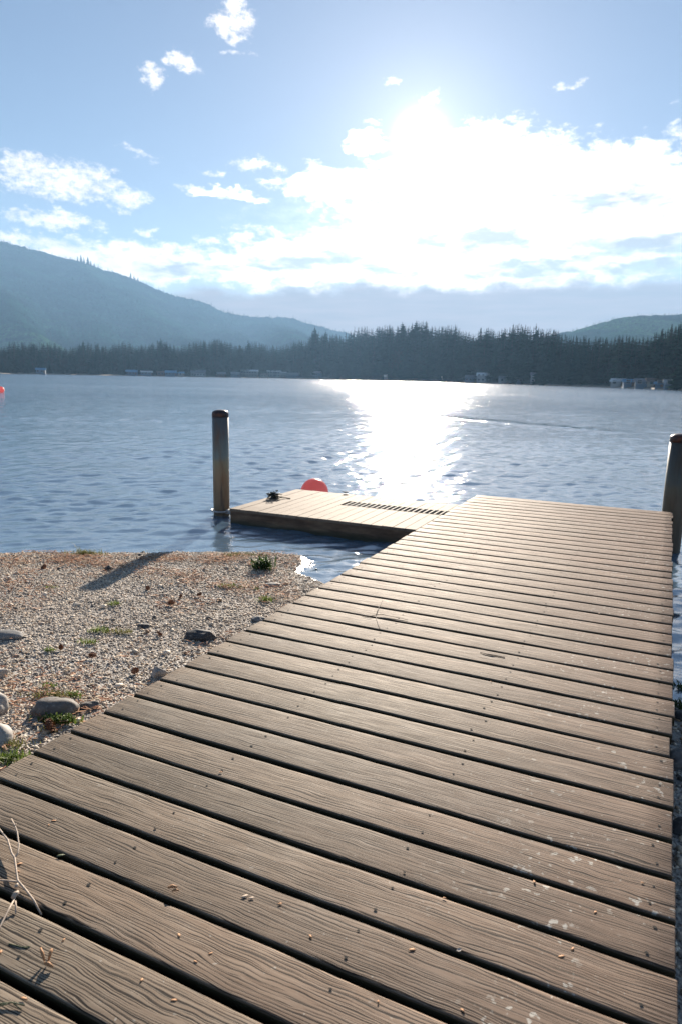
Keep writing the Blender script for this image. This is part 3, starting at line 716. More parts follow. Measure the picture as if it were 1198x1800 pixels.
def m_leaf(c0, c1):
    def f(t, b):
        r = t.node('ShaderNodeNewGeometry').outputs['Random Per Island']
        setb(t, b, color=t.mix(r, c0, c1), rough=.55)
        b.inputs['Transmission Weight'].default_value = 0
        tr = t.node('ShaderNodeBsdfTranslucent'); t.put(tr.inputs[0], t.mix(r, c0, c1)); mx = t.node('ShaderNodeMixShader'); mx.inputs[0].default_value = .4
        t.l.new(b.outputs[0], mx.inputs[1]); t.l.new(tr.outputs[0], mx.inputs[2]); t.l.new(mx.outputs[0], t.n['Material Output'].inputs[0])
    return f
M_gr = mat('fresh grass', m_leaf((.07, .13, .015), (.2, .27, .05)))
M_gr2 = mat('dark leaves', m_leaf((.03, .07, .015), (.09, .15, .035)))
M_gr3 = mat('olive moss', m_leaf((.1, .1, .03), (.2, .2, .06)))
def tuft(px, py, w, d, h, n, m, label, seed, leafy=0, name='grass_tuft', cat='plant'):
    z = .1
    for _ in range(6):
        p = at(px, py, z); z = gz(p.x, p.y)
    g = random.Random(seed); V = []; Fc = []
    for _ in range(n):
        bx, by = g.gauss(0, w*.4), g.gauss(0, d*.4); th = g.uniform(0, 6.28); L = h*g.uniform(.45, 1.1)
        bend = g.uniform(.2, 1.0); wd = g.uniform(.0012, .0028)*(1+leafy*1.6)
        dx_, dy_ = math.cos(th), math.sin(th); sx, sy = -dy_*wd, dx_*wd
        zb = gz(p.x+bx, p.y+by)-z if n < 0 else 0
        i0 = len(V)
        for q in (0, .35, .7, 1.):
            hz = L*(q-.35*bend*q*q); ou = L*bend*q*q*.75; k = (1-q)**.6 if not leafy else math.sin(math.pi*(.15+.8*q))
            V += [(bx+dx_*ou-sx*k, by+dy_*ou-sy*k, zb+hz), (bx+dx_*ou+sx*k, by+dy_*ou+sy*k, zb+hz)]
        for q in range(3): Fc.append((i0+2*q, i0+2*q+1, i0+2*q+3, i0+2*q+2))
        if leafy:
            for lf in range(5):
                q = .25+.15*lf; c = Vector((bx+dx_*L*bend*q*q*.75, by+dy_*L*bend*q*q*.75, L*(q-.35*bend*q*q))); a = g.uniform(0, 6.28); l = .013*leafy; 
                d_ = Vector((math.cos(a), math.sin(a), g.uniform(-.1, .6))).normalized(); s_ = d_.cross(Vector((g.gauss(0, .3), g.gauss(0, .3), 1))).normalized()*l*.36
                i0 = len(V); V += [tuple(c), tuple(c+d_*l*.5+s_), tuple(c+d_*l), tuple(c+d_*l*.5-s_)]; Fc.append((i0, i0+1, i0+2, i0+3))
    me = npmesh(name, V, Fc, [m]); o = link(name, me, None, (p.x, p.y, z+.005)); return tag(o, label, cat)
tuft(155, 976, .17, .05, .06, 260, M_gr3, 'bushy olive green grass tuft on the waterline at left', 1)
tuft(140, 974, .03, .03, .13, 12, M_gr3, 'thin upright sprig above the waterline grass tuft', 2)
tuft(461, 1000, .10, .09, .12, 130, M_gr2, 'leafy dark green plant standing on the gravel by the water', 3, 1.1)
tuft(428, 977, .2, .04, .035, 200, M_gr3, 'low line of green weed along the waterline left of the leafy plant', 4)
tuft(405, 980, .06, .04, .045, 90, M_gr3, 'small olive weed clump under the reflection of the pile', 5)
tuft(398, 1032, .08, .04, .03, 110, M_gr, 'green sprigs on the gravel in mid beach', 6)
tuft(420, 1034, .06, .03, .02, 60, M_gr3, 'olive sprigs right beside the green sprigs in mid beach', 7)
tuft(466, 1057, .06, .04, .045, 110, M_gr, 'round green tuft near the shoreline corner of the boardwalk', 8)
tuft(452, 1038, .03, .02, .03, 40, M_gr2, 'tiny dark sprig above the round green tuft', 9)
tuft(201, 1064, .05, .03, .035, 70, M_gr, 'small bright green tuft below the shadow of the pile', 10)
tuft(86, 1034, .05, .03, .02, 45, M_gr, 'tiny green tuft left of the shadow of the pile', 11)
tuft(175, 1112, .08, .035, .04, 100, M_gr, 'green tuft left of centre on the gravel', 12)
tuft(212, 1114, .09, .035, .035, 90, M_gr3, 'straw green tuft right of the green one in mid gravel', 13)
tuft(155, 1132, .06, .03, .035, 80, M_gr, 'bright little tuft below the pair of tufts in mid gravel', 14)
tuft(88, 1145, .05, .03, .025, 45, M_gr, 'faint green tuft beside the small tan cone', 15)
tuft(88, 1226, .12, .04, .035, 200, M_gr3, 'mossy yellow green tuft just behind the grey brown boulder', 16)
tuft(130, 1226, .05, .03, .035, 80, M_gr, 'green tuft behind the right end of the boulder', 17)
tuft(104, 1272, .085, .03, .04, 150, M_gr, 'fresh green tuft in front of the grey brown boulder', 18, .5)
tuft(86, 1269, .04, .02, .025, 60, M_gr2, 'small dark green tuft at the foot of the boulder', 19, .5)
tuft(85, 1208, .06, .03, .025, 60, M_gr, 'sparse green tuft on the gravel above the boulder', 20)
tuft(12, 1338, .11, .05, .04, 260, M_gr, 'bright green grass clump touching the boardwalk at the left border', 21)
tuft(22, 1312, .08, .04, .03, 120, M_gr3, 'olive grass tuft below the streaky pale stone', 22)
tuft(84, 1286, .05, .03, .02, 50, M_gr3, 'small olive tuft beside the ragged cone', 23)
tuft(1193, 1222, .08, .06, .07, 120, M_gr2, 'dark weed clump in the water at the right side of the boardwalk', 24, .8)
tuft(1192, 1245, .07, .05, .05, 80, M_gr2, 'dark weed clump at the shoreline right of the boardwalk', 25, .8)
# yellow leaf
def leaf(px, py, z0, L, rz, m, label, name='fallen_leaf', cat='leaf', group=None, curl=.25):
    p = at(px, py, z0); n = 7; V = []; Fc = []
    for i in range(n+1):
        q = i/n; w = L*.32*math.sin(math.pi*min(1, .04+.96*q))**.8; x = L*(q-.5); zz = L*curl*(q-.5)**2
        V += [(x, -w, zz+w*.25), (x, 0, zz), (x, w, zz+w*.25)]
    for i in range(n):
        a = 3*i; Fc += [(a, a+1, a+4, a+3), (a+1, a+2, a+5, a+4)]
    o = link(name, npmesh(name, V, Fc, [m], True), None, p); o.rotation_euler = (.1, -.1, rz); return tag(o, label, cat, group)
M_yel = mat('yellow leaf', m_leaf((.6, .32, .03), (.7, .42, .06)))
M_or = mat('orange leaf', m_leaf((.5, .14, .03), (.6, .2, .05)))
leaf(173, 1037, .105+.02, .055, .2, M_yel, 'bright yellow leaf on the gravel below the shadow of the pile')
leaf(67, 1075, .16+.01, .025, 1.2, M_yel, 'tiny yellow leaf on the left gravel')

# ------------------------------------------------------------------ litter on the boards
def m_twig(c0, c1):
    def f(t, b): setb(t, b, color=t.mix(t.noise(t.node('ShaderNodeTexCoord').outputs['Object'], 120, 3), c0, c1), rough=.7)
    return f
M_tw = mat('bleached twig', m_twig((.34, .25, .18), (.6, .5, .4)))
M_tw2 = mat('dark twig', m_twig((.03, .02, .015), (.1, .07, .05)))
M_bit = mat('rusty leaf scale', m_twig((.35, .15, .06), (.55, .32, .16)))
M_grn = mat('green conifer sprig', m_twig((.03, .05, .02), (.1, .12, .05)))
def dw(px, py, up=0.): return DW @ deck_pt(px, py, up)
def twig(name, chains, m, label, cat='twig', n=6):
    mb = MB(); o0 = dw(chains[0][0][0], chains[0][0][1])
    for ch in chains:
        pts = [dw(a, b_, u_)-o0 for a, b_, u_, r in ch]
        mb.tube(pts, [c[3] for c in ch], n)
    return tag(mb.build(name, m, None, o0), label, cat)
twig('forked_twig', [[(-30, 1432, .012, .0022), (0, 1467, .016, .0022), (15, 1487, .018, .0022), (22, 1510, .016, .0023), (27, 1517, .015, .0024), (30, 1540, .012, .0024), (32, 1553, .008, .0025), (46, 1568, .006, .0024), (60, 1585, .004, .0023), (73, 1604, -.006, .0021)],
                     [(22, 1457, .03, .0017), (28, 1468, .028, .0018), (32, 1478, .026, .0019), (35, 1500, .022, .002), (33, 1511, .018, .002), (27, 1517, .015, .0021)],
                     [(-40, 1549, .005, .0016), (0, 1552, .008, .0018), (16, 1554, .009, .0019), (32, 1555, .008, .0021)],
                     [(27, 1469, .029, .0011), (31, 1466, .031, .0013)]], M_tw, 'bleached forked twig lying across the boards at the lower left')
twig('plant_stalk', [[(-30, 1672, .01, .0021), (0, 1641, .012, .0022), (15, 1613, .016, .0022), (28, 1590, .018, .0022)],
                     [(24, 1591, .018, .005), (29, 1585, .021, .0065), (34, 1582, .02, .005)], [(30, 1578, .026, .004), (32, 1574, .028, .0045), (33, 1572, .029, .002)],
                     [(28, 1593, .014, .0022), (29, 1600, .006, .002), (28, 1608, .003, .0015)]], M_tw, 'straw coloured plant stalk with a knobbly tip at the lower left border')
twig('conifer_sprig', [[(636, 1083, .004, .0014), (650, 1085, .006, .0016), (668, 1082, .008, .0016), (690, 1086, .006, .0014), (716, 1091, .004, .001)], [(672, 1055, .004, .0008), (664, 1072, .006, .0011), (660, 1084, .007, .0014)], [(660, 1085, .006, .0011), (664, 1100, .004, .0009), (668, 1108, .003, .0007)]], M_tw2, 'dark thin three way twig on the boards above the middle')
twig('dry_twig', [[(843, 1148, .004, .0015), (852, 1151, .005, .002), (862, 1153, .005, .0028), (872, 1154, .004, .002), (886, 1157, .004, .0018)]], M_tw2, 'short dark dry twig on the right half of the boards')
twig('conifer_sprig', [[(812, 931, .003, .0016), (814, 937, .004, .003), (815, 939, .004, .002)]], M_tw2, 'tiny dark seed head upright on the far boards')
twig('conifer_sprig', [[(-30, 1775, .003, .0016), (0, 1768, .004, .0016), (22, 1766, .005, .0014), (44, 1770, .004, .001)], [(0, 1772, .004, .0012), (15, 1768, .005, .0012)], [(25, 1768, .004, .0012), (38, 1776, .003, .001)]], M_grn, 'dark green conifer sprig on the nearest board at the lower left border')
twig('conifer_sprig', [[(16, 1660, .002, .0011), (34, 1665, .002, .0012), (50, 1668, .002, .0009)], [(40, 1666, .002, .0011), (54, 1665, .002, .0008)]], M_grn, 'small flat green needle sprig left of the brown leaf scales')
def scale_bit(px, py, rz, L, m, label, group=None, tilt=.3, name='leaf_scale'):
    o0 = dw(px, py, .0018); w = L*.2
    V = [(-L*.5, 0, 0), (-L*.2, -w, .0006), (L*.25, -w*.8, .001), (L*.5, 0, .0008), (L*.25, w*.8, .0008), (-L*.2, w, .0007), (0, 0, .0015)]
    Fc = [(0, 1, 6), (1, 2, 6), (2, 3, 6), (3, 4, 6), (4, 5, 6), (5, 0, 6), (1, 0, 6), (2, 1, 0)]
    V = V+[(0, 0, -.001)]; Fc = [(i, (i+1) % 6, 6) for i in range(6)]+[((i+1) % 6, i, 7) for i in range(6)]
    o = link(name, npmesh(name, V, Fc, [m]), None, o0); o.rotation_euler = (0, 0, rz); return tag(o, label, 'leaf litter', group)
# crossing brown scales that stand up from the board
e = empty('leaf_cluster', dw(82, 1690)); tag(e, 'upright cluster of curled brown leaf scales casting a small shadow at the lower left', 'leaf litter')
def curl_part(a, b_, r, par):
    o0 = par.location; mb = MB(); pa, pb = dw(*a)-o0, dw(*b_)-o0; md = (pa+pb)/2+Vector((0, 0, .003))
    mb.tube([pa, md, pb], [r*.6, r, r*.5], 6); mb.build('curled_scale', M_bit, par)
curl_part((73, 1682, .022), (79, 1694, .006), .0035, e); curl_part((93, 1682, .02), (86, 1693, .006), .0035, e); curl_part((79, 1698, .008), (94, 1704, .006), .0035, e)
e = empty('leaf_cluster', dw(305, 1570)); tag(e, 'small orange brown leaf scrap casting a dark shadow on the middle near boards', 'leaf litter')
curl_part((296, 1565, .008), (312, 1567, .012), .004, e); curl_part((303, 1570, .006), (315, 1570, .007), .003, e)
bits = [(95, 1444), (86, 1452), (34, 1520), (33, 1533), (112, 1654), (306, 1760), (315, 1646), (370, 1678), (344, 1692), (249, 1725), (388, 1358),
        (546, 1648), (1045, 1605), (780, 1580), (664, 1763), (723, 1671), (812, 1778), (1005, 1670), (1128, 1553), (938, 1552), (985, 1683), (862, 1199), (1052, 1079), (43, 1757), (1, 1676), (492, 1590)]
ORD = 'nearest second third fourth fifth sixth seventh eighth ninth tenth eleventh twelfth thirteenth fourteenth fifteenth sixteenth'.split()
def bit_label(px, py):
    q = deck_pt(px, py); n = int(40-((Y0-q.y)/PP+.5)); f = (q.x-XL)/(XR-XL)
    side = 'left end' if f < .3 else 'left half' if f < .5 else 'right half' if f < .75 else 'right end'
    return f'loose orange brown scale on the {side} of the '+(ORD[n]+' board in view' if 0 <= n < 16 else 'far boards, beyond the sixteenth')
for k, (px, py) in enumerate(bits):
    scale_bit(px, py, k*1.9, random.Random(k).uniform(.009, .018), M_bit, bit_label(px, py), 'dry scales scattered on the boards')
scale_bit(430, 1577, .6, .02, M_tw, 'pale splintered sliver raised from a near board')
scale_bit(442, 1580, .4, .016, M_tw, 'lighter splinter tip right beside the pale sliver')
scale_bit(107, 1505, .3, .022, M_grn, 'greenish dry needle by the bleached forked twig')
leaf(806, 1670, .404, .012, .3, M_r3, 'tiny white fleck on the edge of a near board', 'white_fleck', 'litter')

# ------------------------------------------------------------------ far shore
KX = [-900, -400, 0, 150, 300, 450, 600, 760, 900, 1050, 1198, 1500, 2000, 2600]
KD = [300, 430, 500, 560, 620, 700, 740, 560, 400, 290, 215, 170, 140, 120]
KT = [(-900, 600), (-400, 597), (0, 605), (60, 600), (130, 604), (150, 599), (190, 605), (230, 601), (262, 602), (285, 595), (310, 604), (340, 605), (352, 597), (385, 593), (402, 598), (425, 603), (440, 598), (470, 606), (508, 606), (520, 598), (540, 592), (548, 574), (556, 574), (562, 588), (571, 582), (588, 583), (600, 587), (625, 579), (647, 573), (672, 572), (703, 567), (727, 565), (765, 574), (793, 573), (825, 577), (845, 573), (865, 577), (885, 574), (918, 575), (935, 571), (965, 578), (1000, 583), (1030, 594), (1100, 588), (1140, 578), (1185, 566), (1198, 566), (1500, 560), (2000, 560), (2600, 560)]
def px2a(px): return azel(px, 664)[0]
KA = [px2a(p) for p in KX]; TA = [px2a(p) for p, _ in KT]; TV = [math.tan(azel(p, y)[1]) if -100 < p < 1300 else math.tan(azel(max(-100, min(1300, p)), y if p > 0 else y)[1]) for p, y in KT]
A0, A1 = R(-62), R(75)
def shoreD(a): return np.interp(a, KA, KD)*(1+.012*np.sin(np.asarray(a)*60)+.008*np.sin(np.asarray(a)*143+1))
def topT(a): return np.interp(a, TA, TV)
def bodyT(a):   # smoothed skyline
    return np.mean([topT(a+o) for o in np.linspace(-.03, .03, 9)], axis=0)
def far_ground(a, s):  # s 0..1 through the wood
    return .25*s+ (np.clip(bodyT(a)*shoreD(a)*1.45-9, 2, 60))*.5*np.clip(s, 0, 1)**1.1
def m_far(t, b):
    P = t.node('ShaderNodeNewGeometry').outputs['Position']; n = t.noise(P, .05, 5)
    z = t.sep(P)[2]
    c = t.ramp(n, [(.35, (.015, .022, .012)), (.65, (.04, .04, .02))]); c = t.mix(t.mr(z, .1, .8, 1, 0), c, (.36, .3, .24))
    setb(t, b, color=c, rough=.9)
M_far = mat('far bank', m_far)
aa = np.linspace(A0, A1, 420); rows = [(-.01, -1.5), (0, .05), (.004, .5)]+[(.0+.45*s, None) for s in np.linspace(.02, 1.15, 14)]
V = []
for k, z in rows:
    Dv = shoreD(aa)*(1+k); zz = np.full(len(aa), z) if z is not None else far_ground(aa, k/.45)+.4
    V.append(np.stack([Dv*np.sin(aa), Dv*np.cos(aa), zz], -1))
tag(link('far_shore', npmesh('far_shore', np.concatenate(V), grid_faces(len(rows), len(aa)), [M_far], True)), kind='structure')

def m_conifer(dark, light, brown=0):
    def f(t, b):
        g = t.node('ShaderNodeNewGeometry'); P = g.outputs['Position']; r = g.outputs['Random Per Island']; o = t.node('ShaderNodeObjectInfo').outputs['Random']
        n = t.noise(P, .09, 2)
        c = t.mix(t.mr(t.m('ADD', t.m('MULTIPLY', r, .5), t.m('MULTIPLY', n, .9)), .35, 1.), dark, light)
        c = t.mix(t.mr(t.noise(P, .018, 3, .6), .52, .66, 0, .6), c, (.045, .043, .02))
        c = t.mix(t.m('MULTIPLY', t.m('GREATER_THAN', o, .85), .4), c, (.02, .03, .018))
        d = t.node('ShaderNodeBsdfDiffuse'); t.put(d.inputs[0], c); t.l.new(d.outputs[0], t.n['Material Output'].inputs[0])
    return f
M_con = mat('conifer foliage', m_conifer((.006, .026, .02), (.018, .05, .032)))
M_dec = mat('bare branch haze', m_conifer((.018, .02, .016), (.045, .042, .028)))
M_trunk = mat('tree bark', lambda t, b: setb(t, b, color=(.02, .017, .014), rough=.9))
def conifer(seed, levels, per, r0=.17, low=.06, fin=True):
    g = random.Random(seed); V = []; Fc = []; mi = []
    for k in range(5):
        a = k*2*math.pi/5; V += [(.012*math.cos(a), .012*math.sin(a), 0), (.002*math.cos(a), .002*math.sin(a), .97)]
    for k in range(5):
        a = 2*k; b_ = 2*((k+1) % 5); Fc.append((a, b_, b_+1, a+1)); mi.append(1)
    pf = g.uniform(.6, .9)
    for l in range(levels):
        q = l/(levels-1); z = low+(1-low)*q*.985; rr = r0*1.3*((1-q)**pf*.95+.03)*g.uniform(.72, 1.15)*(1 if q > .12 else .75)
        for k in range(per if q < .85 else max(3, per-3)):
            if g.random() < .08: continue
            a = g.uniform(0, 6.283); L = rr*g.uniform(.65, 1.2); dz_ = -L*g.uniform(.15, .5); w = L*g.uniform(.22, .42)+.004; hh = .03*(1-q)+.012
            ca, sa = math.cos(a), math.sin(a); i0 = len(V)
            V += [(0, 0, z+hh*.6), (ca*L*.55-sa*w, sa*L*.55+ca*w, z+dz_*.6), (ca*L, sa*L, z+dz_), (ca*L*.55+sa*w, sa*L*.55-ca*w, z+dz_*.6)]
            Fc.append((i0, i0+1, i0+2, i0+3)); mi.append(0)
            if fin:
                i0 = len(V); V += [(0, 0, z+hh*.7), (0, 0, z-hh), (ca*L*.6, sa*L*.6, z+dz_-hh*.8), (ca*L*1.02, sa*L*1.02, z+dz_+hh*.1)]
                Fc.append((i0, i0+1, i0+2, i0+3)); mi.append(0)
    i0 = len(V); V += [(-.006, 0, .93), (.006, 0, .93), (.001, 0, 1.02), (-.001, 0, 1.02)]; Fc.append((i0, i0+1, i0+2, i0+3)); mi.append(0)
    return np.array(V), np.array(Fc), mi
def broadleaf(seed, n=420):
    g = random.Random(seed); V = []; Fc = []; mi = []
    def quad(p0, p1, w, m):
        d = (p1-p0); s = d.cross(Vector((g.gauss(0, 1), g.gauss(0, 1), g.gauss(0, 1)))).normalized()*w; i0 = len(V)
        V.extend([tuple(p0-s), tuple(p0+s), tuple(p1+s*.3), tuple(p1-s*.3)]); Fc.append((i0, i0+1, i0+2, i0+3)); mi.append(m)
    quad(Vector((0, 0, 0)), Vector((0, 0, .5)), .014, 1); quad(Vector((0, 0, 0)), Vector((0, 0, .5)), .014, 1)
    for _ in range(n):
        a = g.uniform(0, 6.28); q = g.random()**.5; el = g.uniform(-.6, 1.5)
        c = Vector((math.cos(a)*math.cos(el)*.27*q, math.sin(a)*math.cos(el)*.27*q, .58+.4*math.sin(el)*q))
        d = Vector((math.cos(a)*.6, math.sin(a)*.6, 1)).normalized()*g.uniform(.03, .1); quad(c, c+d, g.uniform(.006, .016), 0)
    return np.array(V), np.array(Fc), mi
protos = []
for s in range(6):
    V_, F_, mi = conifer(s, 30, 8, r0=(.15, .13, .17, .12, .19, .155)[s]); protos.append(npmesh('conifer_tree', V_, F_, [M_con, M_trunk], mi=mi))
bprotos = []
for s in range(3):
    V_, F_, mi = broadleaf(s); bprotos.append(npmesh('bare_tree', V_, F_, [M_dec, M_trunk], mi=mi))
SPECIAL = {437: 'solitary conifer spire between the dark clump and the houses', 552: 'tallest twin topped conifer at the left end of the central wood', 571: 'pointed conifer just right of the tallest one in the central wood', 727: 'tall conifer crowning the middle of the central wood', 703: 'slim tall conifer left of the one crowning the central wood', 285: 'tall dark conifer rising from the left shore wood',
           1185: 'tall broad conifer on the far right skyline', 935: 'pointed conifer on the skyline left of the right hand hill', 150: 'slightly taller conifer in the left shore wood below the mountain'}
ANCH = [(-20, 'the left border of the view'), (73, 'the lone blue boathouse'), (150, 'the empty part of the left shore'), (232, 'the long low blue roofed house'), (283, 'the small brown cabin'), (317, 'the light blue roofed shed'), (349, 'the grey roofed house under the dark clump'), (388, 'the low dark house'),
        (439, 'the big white house with a balcony'), (481, 'the white house with the gleaming roof'), (515, 'the foot of the central wood'), (552, 'the tallest conifer'), (600, 'the left quarter of the central wood'), (640, 'the left half of the central wood'), (682, 'the pale cottage'), (727, 'the crown of the central wood'), (781, 'the tiny white hut'), (828, 'the small grey lake house'), (853, 'the pale double house'), (884, 'the small white cottage'),
        (918, 'the low grey boathouse'), (940, 'the tall narrow pale house'), (985, 'the dip before the right hill'), (1030, 'the bare stretch of the right shore'), (1060, 'the gap left of the bright roofed house'), (1087, 'the white house above the right shore'), (1135, 'the long low grey roof'), (1160, 'the tiny teal boat shelter'), (1182, 'the pale blue roof at the right border'), (1240, 'the right border of the view')]
USED = {}
def tree_label(px, s, hf, wr, kind):
    ax_, an = min(ANCH, key=lambda a: abs(a[0]-px)); side = 'directly behind' if abs(px-ax_) < 5 and s > .05 else 'left of' if px < ax_ else 'right of'
    row = 'front row' if s < .05 else 'second row' if s < .15 else 'back row'
    hh = 'short' if hf < .6 else 'middling' if hf < .8 else 'tall'; ww = 'slim' if wr < 1.3 else 'broad'
    near = 'close' if abs(px-ax_) < 12 else 'further'
    if kind == 'tree': ww = 'leafless'
    l = f'{hh} {ww} {kind}, {row}, {near} {side} {an}' if 'behind' not in side else f'{hh} {ww} {kind}, {row}, behind {an}'
    return l
def tree_at(px, s, hfac, me, rng, label, group, cat='tree', wide=1., name=None, toppy=None):
    a = px2a(px); r = float(shoreD(a))*(1+.45*s)+4
    z0 = float(far_ground(a, s)) if s > 0 else .3
    top = (math.tan(azel(px, toppy)[1]) if toppy else float(topT(a)))*r+H
    h = max(5., (top-z0)*hfac) if not toppy else top-z0
    o = link(name or me.name.split('.')[0], me, None, (r*math.sin(a), r*math.cos(a), z0-.3)); k = h/1.0
    wd = k*rng.uniform(1.1, 1.6)*wide; o.scale = (wd, wd, k); o.rotation_euler = (0, 0, rng.uniform(0, 6.28))
    if group: label = tree_label(px, s, hfac, wd/k/wide, 'conifer' if 'conifer' in me.name else 'tree')
    return tag(o, label, cat, group)
rg = random.Random(4)
def section(px):
    if px < 515: return 'left'
    if px < 960: return 'mid'
    return 'right'
LAB = {'left': ('dark conifer in the wood along the left far shore', 'conifers of the left far shore'), 'mid': ('hazy blue green conifer in the central wood below the sun', 'conifers of the central wood'), 'right': ('blue green conifer in the wood on the right far shore', 'conifers of the right far shore')}
LABB = {'left': ('bare brown broadleaf tree among the conifers of the left far shore', 'bare trees of the left far shore'), 'mid': ('bare grey brown broadleaf tree among the conifers of the central wood', 'bare trees of the central wood'), 'right': ('bare tawny broadleaf tree on the right far shore', 'bare trees of the right far shore')}
ncon = 0
for px, lab in SPECIAL.items():
    yp = [y for p, y in KT if abs(p-px) <= 4][0]
    tree_at(px, .25, 1, protos[px % 6], rg, lab, None, toppy=yp-2); ncon += 1
for i in range(285):
    px = -60+1320*(i+rg.random())/285; sct = section(px); s = rg.choice((0.02, .06, .12, .2, .3))
    hf = rg.uniform(.62, .98) if s > .1 else rg.uniform(.42, .85)
    if 300 < px < 500 and s < .1 and rg.random() < .35: hf *= .6
    if 425 < px < 520 or 1040 < px < 1198:
        if s < .15: s += .12; hf *= .8
    tree_at(px, s, hf, protos[rg.randrange(6)], rg, LAB[sct][0], LAB[sct][1]); ncon += 1
for i in range(46):
    px = -60+1320*(i+rg.random())/46; sct = section(px)
    if sct == 'mid' and rg.random() < .3: continue
    s = rg.choice((.01, .03, .08, .2)); hf = rg.uniform(.3, .6)
    tree_at(px, s, hf, bprotos[rg.randrange(3)], rg, LABB[sct][0], LABB[sct][1], wide=1.1)
# the wood behind them
lows = [conifer(50+s, 13, 6, r0=.17, fin=False) for s in range(4)]; n = 4200
VV, FF, MI = [], [], []; off = 0
g = np.random.default_rng(9)
for i in range(n):
    a = g.uniform(px2a(-500), px2a(1900)) if i % 4 == 0 else g.uniform(px2a(-30), px2a(1230))
    s = g.uniform(.08, 1.0); r = float(shoreD(a))*(1+.45*s)+4; z0 = float(far_ground(a, s)); top = float(topT(a))*r+H
    h = (top-z0)*g.uniform(.55, 1.0)*(1+.09*math.sin(a*97)*math.sin(a*41+1))
    if h < 4: continue
    V_, F_, mi = lows[i % 4]; w = h*g.uniform(1.2, 1.9); th = g.uniform(0, 6.28); c, s_ = math.cos(th)*w, math.sin(th)*w
    VV.append(np.stack([V_[:, 0]*c-V_[:, 1]*s_+r*math.sin(a), V_[:, 0]*s_+V_[:, 1]*c+r*math.cos(a), V_[:, 2]*h+z0-.3], -1)); FF.append(F_+off); MI += mi; off += len(V_)
tag(link('forest', npmesh('forest', np.concatenate(VV), np.concatenate(FF), [M_con, M_trunk], mi=MI)), 'dense conifer forest rising behind the shoreline trees', 'forest', kind='stuff')

# ------------------------------------------------------------------ mountain and right hill
def m_mount(sc, c0, c1, c2):
    def f(t, b):
        P = t.node('ShaderNodeNewGeometry').outputs['Position']
        n = t.noise(t.scalev(P, (1, 1, 2.5)), sc*.006, 6, .62); tr = t.vor(P, .085*sc); tr2 = t.noise(P, .16*sc, 3, .6); z = t.sep(P)[2]
        c = t.mix(t.mr(n, .4, .62), c0, c1)
        cl = t.noise(t.scalev(P, (1, 1, 3)), .0022*sc, 3)
        c = t.mix(t.mr(cl, .56, .6, 0, .8), c, c2)
        c = t.mix(t.mr(tr2, .35, .65, .75, 0), c, (.008, .016, .01))
        d = t.node('ShaderNodeBsdfDiffuse'); t.put(d.inputs[0], c); t.put(d.inputs[2], t.bump(t.m('ADD', tr2, t.m('MULTIPLY', tr, -1.)), 1., 4.)); t.l.new(d.outputs[0], t.n['Material Output'].inputs[0])
    return f
M_mt = mat('forested mountainside', m_mount(1., (.002, .014, .014), (.02, .085, .055), (.06, .15, .05)))
def ridge(name, prof, Dn, Df, Dback, base, mtl, ncol, nrow, seed, rough, spur):
    a_ = [azel(p, y)[0] for p, y in prof]; el = [math.tan(azel(p, y)[1]) for p, y in prof]
    al = np.linspace(a_[0], a_[-1], ncol); T = np.interp(al, a_, el); V = []
    for j in range(nrow+12):
        q = j/(nrow-1)
        if q <= 1:
            r = Dn+(Df-Dn)*q; hp = T*Df+H
            shp = q**1.15*(1-.12*np.sin(q*math.pi))
            zz = base+(hp-base)*shp
        else:
            r = Df+(Dback-Df)*(q-1)*nrow/12; zz = (T*Df+H)*(1-((q-1)*nrow/12)*.9)
        X = r*np.sin(al); Y = r*np.cos(al)
        env = math.sin(min(q, 1)*math.pi)**.7 if q < 1 else 0
        k = np.clip((T*Df)/200, .15, 1)
        zz = zz+spur*k*env*(np.abs(fbm(al*9+q*1.1+seed, X*0+q*1.4, 3, seed))-.3)*1.6
        zz = zz+rough*(fbm(X/38, Y/38, 3, seed+3)*.9+fbm(X/9, Y/9, 2, seed+5)*.7)*min(1, q*4)*(1 if q <= 1 else .3)
        V.append(np.stack([X, Y, zz], -1))
    tag(link(name, npmesh(name, np.concatenate(V), grid_faces(nrow+12, ncol), [mtl], True)), kind='structure')
    return np.stack(V)[:nrow+1]
MTN = [(-1100, 560), (-600, 470), (-250, 418), (-80, 412), (0, 424), (40, 433), (80, 444), (110, 453), (150, 462), (190, 476), (235, 490), (280, 511), (320, 524), (352, 529), (385, 545), (410, 553), (440, 556), (490, 557), (520, 561), (550, 570), (580, 578), (610, 586), (680, 610), (800, 640)]
GM = ridge('mountain', MTN, 1150, 2600, 3300, 2., M_mt, 760, 190, 3, 5., 60.)
RH = [(930, 606), (985, 585), (1005, 580), (1040, 571), (1080, 560), (1130, 554), (1198, 554), (1300, 552), (1500, 556), (1900, 580), (2600, 620)]
GH = ridge('hill', RH, 640, 1500, 1900, 2., M_mt, 240, 90, 8, 3.5, 14.)
